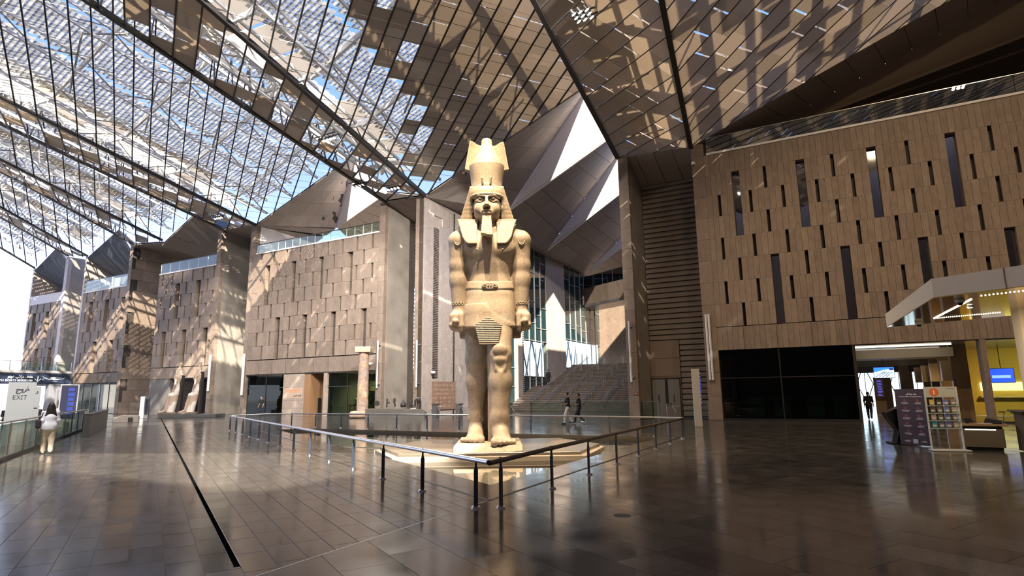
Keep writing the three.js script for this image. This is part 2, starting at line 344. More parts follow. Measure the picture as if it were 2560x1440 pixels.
{ // pier wall faced with running slabs
  const w = struct('wall_slab_faced'); mesh('core', bx(-63.1, -62.58, 0, 19, -14, -0.02), jointDark, w);
  for (let y = 0, r = 0; y < 19; y += 1.25, r++) for (let z = -0.01 - (r % 3) * 0.4; z > -14; z -= 1.25) mesh('panel', bx(-62.6, -62.5, y + 0.012, Math.min(19, y + 1.25) - 0.012, Math.max(-14, z - 1.25) + 0.012, Math.min(-0.01, z) - 0.0, rnd() * 9), mat.stone[rnd() * 3.9 | 0], w);
  for (let y = 0; y < 19; y += 1.25) mesh('panel', bx(-63.1, -62.5, y + 0.012, Math.min(19, y + 1.25) - 0.012, -0.02, 0.02), mat.stone[rnd() * 3.9 | 0], w);
  mesh('back', bx(-62.6, -57, 0, 18.8, -14.4, -14), mat.concrete, w);
}
{ const w = struct('wall_slot_far'); mesh('cheek', bx(-77.5, -76.9, 0, 19.4, -9, -0.02), mat.concrete, w); mesh('edge', bx(-77.55, -76.88, 0, 19.4, -0.4, 0.02), mat.paleStone, w); mesh('back', bx(-76.9, -72.4, 5, 19, -9.4, -9), mat.concrete, w); mesh('edge', bx(-72.75, -72.4, 4.3, 18.9, -3, 0.02), mat.paleStone, w); mesh('edge', bx(-85.9, -85.6, 3.4, 18.9, -3, 0.02), mat.paleStone, w); }

// glass balustrades along the tops of the facades, with a coping
function topGlass(label, x0, x1, y0, h, pane, posts) {
  const t = thing('glass_balustrade', label, 'balustrade');
  mesh('coping', bx(x0, x1, y0, y0 + 0.13, -0.35, 0.06), mat.white, t);
  const n = Math.round((x1 - x0) / pane);
  for (let i = 0; i < n; i++) mesh('pane', bx(lerp(x0, x1, i / n) + 0.012, lerp(x0, x1, (i + 1) / n) - 0.012, y0 + 0.1, y0 + h, -0.10, -0.085), posts ? mat.glass : topMirror, t);
  if (posts) { for (let i = 0; i <= n; i++) mesh('post', bx(lerp(x0, x1, i / n) - 0.03, lerp(x0, x1, i / n) + 0.03, y0 + 0.1, y0 + h, -0.16, -0.12), mat.white, t); mesh('handrail', bx(x0, x1, y0 + h, y0 + h + 0.05, -0.14, -0.06), mat.darkMetal, t); }
  else mesh('handrail', bx(x0, x1, y0 + h, y0 + h + 0.03, -0.12, -0.07), mat.steel, t);
}
const topMirror = MP({ color: lin(0.33, 0.35, 0.35), roughness: 0.0, metalness: 1 });
topGlass('long glass balustrade on top of the right stone facade, reflecting the roof', 1.0, 27, 16.36, 1.15, 1.55, false);
topGlass('glass balustrade with white posts on top of the facade above the shop', -41.2, -25.75, 15.2, 0.95, 0.98, true);
topGlass('glass balustrade on top of the facade above the twin statues', -56.9, -47.2, 14.85, 1.2, 1.5, true);
topGlass('tinted glass balustrade on top of the second facade from the left end', -72.3, -63.1, 14.25, 1.5, 1.5, true);
{ const w = struct('wall_gallery'); // set-back gallery walls behind the balustrades
  mesh('gallery_wall', bx(-72.4, -62.6, 4.4, 19.5, -4.4, -4), M3({ color: lin(0.20, 0.19, 0.22), roughness: 0.6 }), w);
  mesh('gallery_wall', bx(-85.6, -77.5, 5, 19.5, -3.4, -3), M3({ color: lin(0.22, 0.21, 0.24), roughness: 0.6 }), w);
  mesh('gallery_wall', bx(-57, -47.2, 5, 16, -16.4, -16), mat.plaster, w);
  mesh('gallery_wall', bx(0.1, 30, 4.3, 30, -12.4, -12), M3({ color: lin(0.14, 0.105, 0.085), roughness: 0.7 }), w);
  mesh('gallery_floor', bx(0.1, 30, 15.4, 16.2, -12, -0.4), mat.concrete, w);
  mesh('gallery_floor', bx(-41.6, -25.2, 14.2, 15, -18, -0.4), mat.concrete, w);
  mesh('gallery_floor', bx(-57, -47.2, 13.6, 14.5, -16, -0.4), mat.concrete, w);
  mesh('gallery_floor', bx(-72.4, -63, 13.2, 14, -4, -0.4), mat.concrete, w);
  mesh('gallery_floor', bx(-85.6, -77.5, 12.9, 13.7, -3, -0.4), mat.white, w);
  mesh('parapet', bx(-85.6, -77.5, 13.85, 15.0, -0.35, 0.0), mat.plaster, w);
  mesh('gallery_column', bx(-48.9, -47.9, 14.85, 18.6, -3.4, -2.4), mat.paleStone, w);
  mesh('gallery_wall', bx(-41.9, -41.5, 15.1, 18.2, -9, -0.6), mat.plaster, w);
}
// hall shell out of view: right end; back wall placed to darken glass reflections
{ const w = struct('wall_end'); mesh('end_wall', bx(29, 29.5, 0, 34, -14, 54), mat.smoothStone, w);
  const b = struct('unseen_wall_back'); mesh('back_wall', bx(-100, 29.5, 0, 34, 53.5, 54), mat.smoothStone, b); }
// ---------------------------------------------------------------- stair hall behind the statue
const combDark = M3({ color: lin(0.10, 0.075, 0.07), roughness: 0.6 });
{
  const X = -21.04;
  const w = struct('wall_side');
  // pale stone fins with thin slab joints and a strip of dark louvre slits
  const fins = [[0, -7.6, 0], [-15.1, -17.0, 0], [-22.75, -27.95, 2.2]];
  fins.forEach(([za, zb, y0], f) => {
    mesh('core', bx(X - 0.5, X - 0.1, y0, 17.6, zb, za), mat.paleStone, w);
    const n = Math.max(1, Math.round((za - zb) / 1.25));
    for (let y = y0 > 0 ? y0 : 0, r = 0; y < 17.5; y += 1.36, r++) for (let i = 0; i < n; i++) {
      if (f === 0 && i === 1 && y > 2.5 && y < 15.5) continue;
      mesh('panel', bx(X - 0.1, X, y + 0.004, Math.min(17.55, y + 1.36) - 0.004, lerp(za, zb, (i + 1) / n) + 0.004, lerp(za, zb, i / n) - 0.004, rnd() * 9), mat.paleStone, w);
    }
  });
  { const n = 6, za = -7.6 / n, zb = -7.6 * 2 / n; // slit column in the first fin
    mesh('panel', bx(X - 0.1, X, 2.72, 15.6, zb + 0.004, (za + zb) / 2 - 0.1), mat.paleStone, w);
    const g = []; for (let y = 3.0; y < 15.2; y += 0.14) g.push(bx(X - 0.06, X + 0.012, y, y + 0.065, (za + zb) / 2 - 0.1, za - 0.02)); mesh('slit_grille', g, combDark, w);
    mesh('slit_back', bx(X - 0.1, X - 0.04, 2.72, 15.6, (za + zb) / 2 - 0.1, za), mat.paleStone, w);
  }
  { const g = []; for (let y = 1; y < 9; y += 0.2) g.push(bx(X - 0.02, X + 0.03, y, y + 0.09, -17.0, -16.7)); mesh('slit_grille', g, combDark, w); }
  // dark curtain walls between the fins: frames and panes
  function curtain(za, zb, y0, y1, cols, bright) {
    const win = struct('window'); win.userData.kind = 'structure';
    const frame = M3({ color: lin(0.58, 0.58, 0.57), roughness: 0.4, metalness: 0.3 });
    mesh('backing', bx(X - 0.9, X - 0.75, bright[1], y1, zb, za), mat.darkBack, win);
    if (y0 < bright[0]) mesh('backing', bx(X - 0.9, X - 0.75, y0, bright[0], zb, za), mat.darkBack, win);
    for (let i = 0; i < cols; i++) {
      const a = lerp(za, zb, i / cols), b = lerp(za, zb, (i + 1) / cols);
      mesh('mullion', bx(X - 0.12, X + 0.01, y0, y1, a - 0.025, a + 0.025), frame, win);
      let y = y0; while (y < y1 - 0.4) {
        const band = y >= bright[0] - 0.01 && y < bright[1] - 0.01;
        const h = [1.4, 2.3, 3.2, 1.9][hash(i, y * 10 | 0, 5) * 4 | 0]; let t = Math.min(y1, y + h);
        if (y < bright[0] && t > bright[0]) t = bright[0]; if (band) t = bright[1];
        mesh('pane', bx(X - 0.10, X - 0.075, y + 0.02, t - 0.02, b + 0.03, a - 0.03), band ? mat.glass : teal, win);
        mesh('transom', bx(X - 0.12, X + 0.01, t - 0.022, t + 0.022, b, a), frame, win);
        y = t;
      }
    }
    return win;
  }
  const teal = MP({ color: lin(0.02, 0.045, 0.05), roughness: 0.05, ior: 1.9, specularIntensity: 1 });
  curtain(-7.6, -15.1, 0, 17.5, 5, [99, 99]);
  curtain(-17.0, -22.75, 0.8, 17.5, 4, [3.4, 7.2]);
  curtain(-27.95, -40, 3.6, 17.2, 7, [4.6, 8.0]);
  // lattice of the building beyond the lit panes
  const lat = struct('trim'); const lm = mat.white;
  for (let z = -46; z < -14; z += 3) { mesh('lattice_bar', bar(V(X - 6, 0, z), V(X - 6, 9, z + 3.4), 0.14), lm, lat); mesh('lattice_bar', bar(V(X - 6, 9, z), V(X - 6, 0, z + 3.4), 0.14), lm, lat); }

  // back wall and bridge
  const back = struct('wall_stair_back');
  mesh('back_wall', bx(-21.5, -4.0, 4.8, 22, -40.6, -40.1), mat.smoothStone, back);
  const B = struct('bridge'); B.userData.kind = 'structure';
  const bp = (t, y, o) => V(-21 + 0.866 * t - 0.5 * o, y, -34.42 + 0.5 * t + 0.866 * -o * 1);
  for (let i = 0; i < 8; i++) mesh('panel', slab(bp(i * 2.4 + 0.01, 12.58, 0), bp(i * 2.4 + 2.39, 12.58, 0), bp(i * 2.4 + 2.39, 15.06, 0), bp(i * 2.4 + 0.01, 15.06, 0), 0.3), mat.stone[i % 4], B);
  mesh('soffit', slab(bp(0, 12.6, 0), bp(0, 12.6, 7), bp(19, 12.6, 7), bp(19, 12.6, 0), 0.3), M3({ color: lin(0.22, 0.22, 0.24), roughness: 0.3 }), B);
  const bg = thing('glass_balustrade', 'glass balustrade along the top of the stone bridge over the stairs', 'balustrade');
  for (let i = 0; i < 10; i++) mesh('pane', slab(bp(i * 1.9 + 0.02, 15.06, 0.1), bp(i * 1.9 + 1.88, 15.06, 0.1), bp(i * 1.9 + 1.88, 16.6, 0.1), bp(i * 1.9 + 0.02, 16.6, 0.1), 0.02), topMirror, bg);
  for (let i = 0; i <= 10; i++) mesh('post', bar(bp(i * 1.9, 15.0, 0.15), bp(i * 1.9, 16.62, 0.15), 0.05), mat.steel, bg);

  // stairs
  const st = struct('stairs'); st.userData.kind = 'structure';
  const treadM = M3({ color: lin(0.20, 0.165, 0.145), map: granTex, roughness: 0.4 }), noseM = M3({ color: lin(0.30, 0.25, 0.22), roughness: 0.45 });
  let z = -12.8, y = 0;
  const step = (dz) => { mesh('tread', bx(X + 0.05, -4.1, y, y + 0.16, z - dz - 0.02, z), treadM, st); mesh('nosing', bx(X + 0.05, -4.1, y + 0.135, y + 0.168, z - 0.02, z + 0.025), noseM, st); y += 0.16; z -= dz; };
  for (let i = 0; i < 15; i++) step(0.43);
  mesh('landing', bx(X + 0.05, -4.1, y - 0.16, y, z - 3.3, z), treadM, st); z -= 3.3;
  for (let i = 0; i < 16; i++) step(0.47);
  mesh('landing', bx(X + 0.05, -4.1, y - 0.16, y, -40.2, z), treadM, st);
  // pairs of thin handrails, each pair a thing
  let n = 0;
  const rail = (x, za, ya, zb, yb, label) => {
    const t = thing('stair_handrail', label, 'handrail', [0, 0, 0], 0, 'twin handrails on the grand stairs');
    for (const dx of [-0.09, 0.09]) { mesh('rail', rod(V(x + dx, ya + 0.9, za), V(x + dx, yb + 0.9, zb), 0.035, 6), mat.steel, t); for (const k of [0.04, 0.35, 0.65, 0.96]) mesh('post', rod(V(x + dx, lerp(ya, yb, k), lerp(za, zb, k)), V(x + dx, lerp(ya, yb, k) + 0.9, lerp(za, zb, k)), 0.018, 5), mat.steel, t); }
  };
  const ord = ['leftmost', 'second from the left', 'third from the left', 'fourth from the left', 'fifth from the left', 'rightmost'];
  [-18.4, -16.9, -15.3, -13.2, -11.2, -8.9].forEach((x, i) => rail(x, -13.2, 0.16, -18.9, 2.3, `pair of thin steel handrails on the lower flight of stairs, ${ord[i]}`));
  [-19, -16.9, -14.6, -12.2, -9.9].forEach((x, i) => rail(x, -22.9, 2.5, -29.8, 4.9, `pair of thin steel handrails on the upper flight of stairs, ${i === 4 ? 'rightmost' : ord[i]}`));
}
// ---- folded ceilings of the stair hall and of the galleries: dark tiled planes, white triangular risers
function ruled(parent, a0, a1, b0, b1, nu, nv, t = 0.08, gap = 0.018) {   // edge a (near) to edge b (far), tiles in rows
  { const l = []; for (let j = 0; j < 6; j++) for (let i = 0; i < 4; i++) { const Q = (u, v) => a0.clone().lerp(a1, u).lerp(b0.clone().lerp(b1, u), v).add(V(0, 0.16, 0)); l.push(slab(Q(i / 4, j / 6), Q(i / 4, (j + 1) / 6), Q((i + 1) / 4, (j + 1) / 6), Q((i + 1) / 4, j / 6), 0.03)); } mesh('backing', l, mat.darkBack, parent); }
  for (let j = 0; j < nv; j++) for (let i = 0; i < nu; i++) {
    const off = (j % 2) * 0.5, u0 = clamp((i + off * 0) / nu, 0, 1), u1 = (i + 1) / nu, v0 = j / nv, v1 = (j + 1) / nv;
    const P = (u, v) => a0.clone().lerp(a1, u).lerp(b0.clone().lerp(b1, u), v);
    const du = gap / a0.distanceTo(a1), dv = gap * 0.5 / Math.max(1, a0.distanceTo(b0));
    mesh('panel', slab(P(u0 + du, v0 + dv), P(u0 + du, v1 - dv), P(u1 - du, v1 - dv), P(u1 - du, v0 + dv), t), mat.ceilingTile[hash(i * 7 + j, j * 3 + i, 8) * 3 | 0], parent);
  }
}
{
  const c = struct('ceiling');
  const riser = (p, q, r) => mesh('riser', slab(p, q, r, r, 0.2), mat.plaster, c);
  const A = [V(-17.5, 17.7, -7.5), V(-7.6, 22.5, -7.5), V(-9.2, 27.9, -7.5)], Bq = [V(-19.5, 17.0, -20), V(-10.2, 22.4, -20), V(-10.2, 27.2, -20)], C = [V(-21, 16.95, -35), V(-12, 22.2, -35), V(-12, 24.6, -35)];
  ruled(c, V(-21.04, 17.5, 0), V(-6.9, 23.2, 0), V(-17.5, 17.7, -7.5), A[2], 6, 5);
  ruled(c, A[0], A[1], Bq[0], Bq[2], 6, 6); ruled(c, Bq[0], Bq[1], C[0], C[2], 6, 6); ruled(c, C[0], C[1], V(-21, 17, -40.5), V(-10, 20, -40.5), 5, 3);
  riser(...A); riser(...Bq); riser(...C);
  ruled(c, V(-21.5, 17.5, 0), V(-21.04, 17.5, 0), V(-21.5, 17.5, -7.5), V(-17.5, 17.7, -7.5), 1, 5); ruled(c, V(-21.5, 17.5, -7.5), A[0], V(-21.5, 17.2, -20), Bq[0], 1, 6); ruled(c, V(-21.5, 17.2, -20), Bq[0], V(-21.5, 17, -35), C[0], 1, 6);
  // right cheek of the stair hall, out of view behind the pier
  mesh('cheek', bx(-4.6, -4.1, 0, 24, -41, -3.0), mat.smoothStone, c);
  // slot soffits
  ruled(c, V(-25.1, 17.75, 0), V(-21.04, 17.55, 0), V(-25.1, 16.9, -4.2), V(-21.04, 16.9, -4.2), 3, 2); ruled(c, V(-4.76, 17.42, 0), V(0.1, 17.15, 0), V(-4.76, 16.2, -3.2), V(0.1, 16.2, -3.2), 4, 2);
  ruled(c, V(-46.65, 18.5, 0), V(-41.6, 18.2, 0), V(-46.65, 17.4, -11), V(-41.6, 17.4, -11), 3, 3); ruled(c, V(-62.5, 19, 0), V(-57, 18.5, 0), V(-62.5, 17.6, -14), V(-57, 17.6, -14), 4, 4);
  // gallery behind the central facade
  const g = struct('ceiling'), rg = (p, q, r) => mesh('riser', slab(p, q, r, r, 0.2), mat.plaster, g);
  const D = [V(-38.3, 19.3, -7.5), V(-31.5, 22.0, -7.5), V(-36.0, 27.0, -7.5)];
  ruled(g, V(-41.5, 18.15, 0), V(-28.2, 22.9, 0), D[0], D[2], 6, 5); ruled(g, V(-41.8, 18.15, 0), V(-41.5, 18.15, 0), V(-41.8, 17.9, -7.5), D[0], 2, 5);
  rg(...D); ruled(g, D[0], D[1], V(-41.8, 17.2, -18), V(-25.2, 23, -18), 6, 6);
  mesh('gallery_back', bx(-41.8, -25.2, 15, 24, -18.3, -18), mat.paleStone, g);
  // gallery behind the left facade
  ruled(g, V(-57, 18.2, 0), V(-50, 21.6, 0), V(-57, 17.2, -8), V(-50, 19.8, -8), 4, 4); ruled(g, V(-50, 21.6, 0), V(-47.2, 18.6, 0), V(-50, 19.8, -8), V(-47.2, 16.8, -8), 2, 4);
  // far left galleries: little gables
  const blue = M3({ color: lin(0.17, 0.20, 0.26), roughness: 0.45 });
  for (const [xa, xm, xb, ya, ym] of [[-72.4, -66, -62.6, 17.2, 21.4], [-85.6, -80, -77, 17.0, 21.2]]) {
    for (let i = 0; i < 3; i++) { const u0 = i / 3, u1 = (i + 1) / 3; mesh('panel', slab(V(lerp(xa, xm, u0) + .02, lerp(ya + 1.6, ym, u0), 0), V(lerp(xa, xm, u1) - .02, lerp(ya + 1.6, ym, u1), 0), V(lerp(xa, xm, u1) - .02, ya - 0.4, -3.4), V(lerp(xa, xm, u0) + .02, ya - 0.4, -3.4), 0.1), blue, g); }
    mesh('panel', slab(V(xm, ym, 0), V(xb, ya + 2.2, 0), V(lerp(xm, xb, 0.6), ya - 0.4, -3.4), V(lerp(xm, xb, 0.4), ya - 0.4, -3.4), 0.1), mat.ceilingTile[0], g);
    mesh('panel', slab(V(xb, ya + 2.2, 0), V(xb, ya - 0.4, -3.4), V(lerp(xm, xb, 0.6), ya - 0.4, -3.4), V(xb - 0.02, ya + 2.1, 0), 0.1), blue, g);
  }
  // dark gallery over the right facade
  const r = struct('ceiling');
  ruled(r, V(0.1, 17.15, 0), V(27, 27.3, 0), V(1.5, 17.6, -3.6), V(27, 27.2, -3.6), 18, 2);
  for (const x of [5.5, 7.7, 10.6]) { const y = 17.15 + (x - 0.1) * 0.377; mesh('vent', slab(V(x - 0.35, y - 0.15, -1.0), V(x - 0.35, y - 0.15, -1.7), V(x + 0.35, y + 0.11, -1.7), V(x + 0.35, y + 0.11, -1.0), 0.05), mat.black, r); }
  mesh('riser', slab(V(1.5, 17.6, -3.6), V(27, 24.0, -9), V(27, 27.2, -3.6), V(20, 24.6, -3.6), 0.2), M3({ color: lin(0.30, 0.24, 0.19), roughness: 0.8 }), r);
  mesh('soffit', slab(V(0.1, 17.3, -3.4), V(0.1, 16.9, -12), V(27, 24, -12), V(27, 24.2, -6.5), 0.2), M3({ color: lin(0.13, 0.10, 0.08), roughness: 0.8 }), r);
}
// ---------------------------------------------------------------- pleated roof: valleys land on the slots, ridges between them
const roofM = {
  panel: [0, 1, 2, 3].map((i) => MP({ color: lin([0.52, 0.46, 0.57, 0.49][i], [0.45, 0.40, 0.495, 0.425][i], [0.37, 0.325, 0.41, 0.35][i]), roughness: 1, transmission: 0.7, thickness: 0, side: THREE.DoubleSide })),
  bar: M3({ color: lin(0.05, 0.046, 0.043), roughness: 0.45, metalness: 0.3 }),
  seam: M3({ color: lin(0.10, 0.085, 0.07), roughness: 0.5, metalness: 0.2 }),
  cable: M3({ color: lin(0.09, 0.085, 0.08), roughness: 0.5, metalness: 0.3 }),
  white: M3({ color: lin(0.86, 0.87, 0.88), roughness: 0.5 }),
  grey: M3({ color: lin(0.34, 0.33, 0.32), roughness: 0.5 }),
  slat: MP({ color: lin(0.70, 0.68, 0.63), roughness: 1, transmission: 0.68, thickness: 0, side: THREE.DoubleSide }),
  deck: MP({ color: lin(0.66, 0.62, 0.56), roughness: 1, transmission: 0.68, thickness: 0, side: THREE.DoubleSide }),
};
const ZE = 46;
const line = (x, y, s, d) => (z) => V(x + d * z, y + s * z, z);
const VL = {
  r1: line(0.1, 17.12, 0.18, 0.115), l1: line(-4.76, 17.44, 0.18, 0.055), r2: line(-21.04, 17.58, 0.18, 0.085), l2: line(-25.1, 17.77, 0.18, -0.003), r3: line(-41.55, 18.2, 0.19, 0), l3: line(-46.69, 18.6, 0.19, 0.01),
  r4: line(-57, 18.8, 0.26, 0.03), l4: line(-62.5, 19.1, 0.33, 0.03), r5: line(-72.4, 18.9, 0.40, 0.03), l5: line(-77, 19.5, 0.42, 0.02), r6: line(-85.6, 18.9, 0.5, 0), l6: line(-88, 19.4, 0.5, 0),
};
const RG = { a: line(27, 27.3, 0.18, 0.1), b: line(-7.2, 23.2, 0.18, 0.06), c: line(-28.3, 22.9, 0.18, 0.0), d: line(-49.6, 22.0, 0.24, 0.01), e: line(-65.5, 21.6, 0.34, 0.03), f: line(-79.5, 21.6, 0.45, 0.02) };
const P01 = (A, B, t, z) => A(z).lerp(B(z), t);
const upOff = (A, B, z, h) => { const a = A(z), b = B(z), n = b.clone().sub(a).cross(V(0, 0.2, 1)).normalize(); if (n.y < 0) n.negate(); return n.multiplyScalar(h); };
const slatList = [], deckList = [];
// one sloping face between two lines, gridded at 30 degrees like the paving: solid(t,z) tells where it is closed by panels
const U2 = [0.866, 0.5], V2 = [-0.5, 0.866];
function face(c, A, B, o) {
  const w = A(8).distanceTo(B(8)), dv = 1.15, du = 1.25, cand = [];
  const a0 = A(0), a1 = A(1), b0 = B(0), b1 = B(1), ax = (z) => a0.x + (a1.x - a0.x) * z, bx0 = (z) => b0.x + (b1.x - b0.x) * z;
  const tOf = (x, z) => (x - ax(z)) / (bx0(z) - ax(z)), at = (x, z) => { const t = tOf(x, z); return V(x, lerp(A(z).y, B(z).y, t), z); };
  const clip = (poly, f) => { const r = []; poly.forEach((p, i) => { const q = poly[(i + 1) % poly.length], m = f(p), n = f(q); if (m >= 0) r.push(p); if ((m >= 0) !== (n >= 0)) { const t = m / (m - n); r.push([p[0] + (q[0] - p[0]) * t, p[1] + (q[1] - p[1]) * t]); } }); return r; };
  const sides = [(p) => p[0] - ax(p[1]) - 0.04, (p) => bx0(p[1]) - 0.04 - p[0], (p) => p[1] - 0.02, (p) => ZE - p[1]];
  const cs = [[ax(0), 0], [bx0(0), 0], [ax(ZE), ZE], [bx0(ZE), ZE]], us = cs.map(([x, z]) => U2[0] * x + U2[1] * z), vs = cs.map(([x, z]) => V2[0] * x + V2[1] * z);
  const xz = (u, v) => [U2[0] * u + V2[0] * v, U2[1] * u + V2[1] * v];
  for (let j = Math.floor(Math.min(...vs) / dv); j * dv < Math.max(...vs); j++) {
    const off = (hash(j, 2, 9) * 4 | 0) / 4, v0 = j * dv;
    for (let i = Math.floor(Math.min(...us) / du) - 1; i * du < Math.max(...us); i++) {
      const u0 = (i + off) * du, gu = hash(i, j, 7) < (o.slit ?? 0.2) ? (o.slitW ?? 0.05) : 0.006, gv = hash(j, 3, 3) < 0.2 ? 0.02 : 0.009;
      let poly = [xz(u0 + gu, v0 + gv), xz(u0 + du - 0.004, v0 + gv), xz(u0 + du - 0.004, v0 + dv - gv), xz(u0 + gu, v0 + dv - gv)];
      for (const f of sides) { poly = clip(poly, f); if (poly.length < 3) break; }
      if (poly.length < 3) continue;
      const m = xz(u0 + du / 2, v0 + dv / 2);
      if (!o.solid(clamp(tOf(...m), 0, 1), m[1], hash(i, j, 44))) continue;
      const top = poly.map(([x, z]) => at(x, z)), pos = [], n = top.length, lo = top.map((p) => p.clone().add(V(0, 0.015, 0)));
      for (let k = 1; k + 1 < n; k++) { for (const p of [top[0], top[k], top[k + 1]]) pos.push(p.x, p.y, p.z); for (const p of [lo[0], lo[k + 1], lo[k]]) pos.push(p.x, p.y, p.z); }
      for (let k = 0; k < n; k++) { const p = top[k], q = top[(k + 1) % n], r = lo[(k + 1) % n], s = lo[k]; for (const e of [p, s, q, q, s, r]) pos.push(e.x, e.y, e.z); }
      const g = new THREE.BufferGeometry(); g.setAttribute('position', new THREE.Float32BufferAttribute(pos, 3)); g.computeVertexNormals(); uvBox(g);
      cand.push([m[1], g, hash(i, j, 5) * 3.99 | 0]);
    }
    // the rib under this row joint
    if (o.bars !== false) {
      let seg = [xz(Math.min(...us) - 1, v0), xz(Math.max(...us) + 1, v0)];
      for (const f of sides) { const p = f(seg[0]), q = f(seg[1]); if (p < 0 && q < 0) { seg = null; break; } const t = p / (p - q), m = [seg[0][0] + (seg[1][0] - seg[0][0]) * t, seg[0][1] + (seg[1][1] - seg[0][1]) * t]; if (p < 0) seg = [m, seg[1]]; else if (q < 0) seg = [seg[0], m]; }
      if (seg && Math.hypot(seg[0][0] - seg[1][0], seg[0][1] - seg[1][1]) > 0.4) mesh('rib', bar(at(...seg[0]).add(V(0, -0.04, 0)), at(...seg[1]).add(V(0, -0.04, 0)), o.barH ? 0.05 : 0.085, o.barH ?? 0.12), o.barH ? roofM.seam : roofM.bar, c);
    }
  }
  cand.sort((a, b) => a[0] - b[0]);
  const rest = [[], [], [], []];
  for (const [z, g, k] of cand) { if (z < 26 && c._np < 300) { mesh('panel', g, roofM.panel[k], c); c._np++; } else rest[k].push(g); }
  rest.forEach((l, k) => l.length && stuff(mesh('panel_field', l, roofM.panel[k], c)));
  if (o.cables) for (let i = Math.floor(Math.min(...us) / 0.83); i * 0.83 < Math.max(...us); i++) {   // thin cross wires
    let seg = [xz(i * 0.83, Math.min(...vs) - 1), xz(i * 0.83, Math.max(...vs) + 1)];
    for (const f of sides) { const p = f(seg[0]), q = f(seg[1]); if (p < 0 && q < 0) { seg = null; break; } const t = p / (p - q), m = [seg[0][0] + (seg[1][0] - seg[0][0]) * t, seg[0][1] + (seg[1][1] - seg[0][1]) * t]; if (p < 0) seg = [m, seg[1]]; else if (q < 0) seg = [seg[0], m]; }
    if (seg && Math.hypot(seg[0][0] - seg[1][0], seg[0][1] - seg[1][1]) > 0.4) mesh('cable', rod(at(...seg[0]), at(...seg[1]), 0.014, 5), i % 3 ? roofM.cable : roofM.white, c);
  }
  // trusses over the face
  const up = upOff(A, B, 8, 1), lift = (t, z, h) => P01(A, B, t, z).addScaledVector(up, h);
  for (const t of o.chords ?? [0.12, 0.37, 0.62, 0.87]) {
    mesh('truss_chord', bar(lift(t, 0, 0.5), lift(t, ZE, 0.5), 0.16, 0.2), roofM.white, c);
    mesh('truss_chord', bar(lift(t, 0, 2.1), lift(t, ZE, 2.1), 0.14, 0.18), roofM.white, c);
    const g = []; for (let z = 0.3, k = 0; z < ZE - 3; z += 2.6, k++) g.push(rod(lift(t, z, k % 2 ? 2.1 : 0.5), lift(t, z + 2.6, k % 2 ? 0.5 : 2.1), 0.05, 6));
    stuff(mesh('truss_brace', g, roofM.grey, c));
  }
  for (let z = 2.5; z < ZE; z += 5.2) { mesh('truss_beam', bar(lift(0, z, 1.9), lift(1, z, 1.9), 0.16, 0.34), roofM.white, c); mesh('truss_strut', rod(lift(0.25, z, 0.1), lift(0.5, z + 1.2, 2.0), 0.07, 7), roofM.grey, c); mesh('truss_strut', rod(lift(0.75, z, 0.1), lift(0.5, z + 1.2, 2.0), 0.07, 7), roofM.grey, c); }
  // outer skin: small overlapping slats, or closed deck with rooflights
  const rows = Math.floor(ZE / 0.31), cols = Math.floor(w / 0.5), fine = Math.floor(w / 0.3);
  if (o.outer === 'deck') {
    for (let z = 0; z < ZE; z += 2.4) for (let t = 0; t < cols / 4; t++) {
      if (hash(z * 10 | 0, t, o.seed ?? 1) < (o.open ?? 0.3)) continue;
      const t0 = t * 4 / cols, t1 = Math.min(1, (t + 1) * 4 / cols);
      deckList.push(slab(lift(t0 + 0.01, z + 0.12, 2.6), lift(t1 - 0.01, z + 0.12, 2.6), lift(t1 - 0.01, z + 2.3, 2.6), lift(t0 + 0.01, z + 2.3, 2.6), 0.04));
    }
  } else {
    const ax = B(8).sub(A(8)).normalize();
    for (let j = 0; j < rows; j++) for (let i = 0; i < fine; i++) {
      if (i % 13 === 0 && o.gaps) continue;
      const t = (i + 0.5 + (j % 2) * 0.5) / fine; if (t > 1) continue;
      slatList.push([lift(t, j * 0.31 + 0.15, 2.5), ax]);
    }
  }
}
const noPanel = () => false;
function ceilingBay(label, fn) { const c = struct('ceiling'); Object.defineProperty(c, '_np', { value: 0, writable: true, enumerable: false }); fn(c); return c; }
const edgeBeam = (c, A, w = 0.26, h = 0.3) => mesh('edge_beam', bar(A(0).add(V(0, 0.02, 0)), A(ZE).add(V(0, 0.02, 0)), w, h), roofM.bar, c);
const openIn = (f) => (t, z, h) => f(t, z) + (h - 0.5) * 0.25 > 0;
// right bay
ceilingBay('right', (c) => { face(c, VL.r1, RG.a, { solid: () => true, outer: 'deck', open: 0.34, seed: 5, barH: 0.035, slit: 0.22, slitW: 0.09, chords: [0.1, 0.3, 0.5, 0.7] }); });
ceilingBay('valley right', (c) => { face(c, VL.l1, VL.r1, { solid: () => true, outer: 'deck', open: 0.34, seed: 9, barH: 0.035, slit: 0.35, slitW: 0.08, chords: [0.3, 0.7] }); edgeBeam(c, VL.l1); edgeBeam(c, VL.r1); });
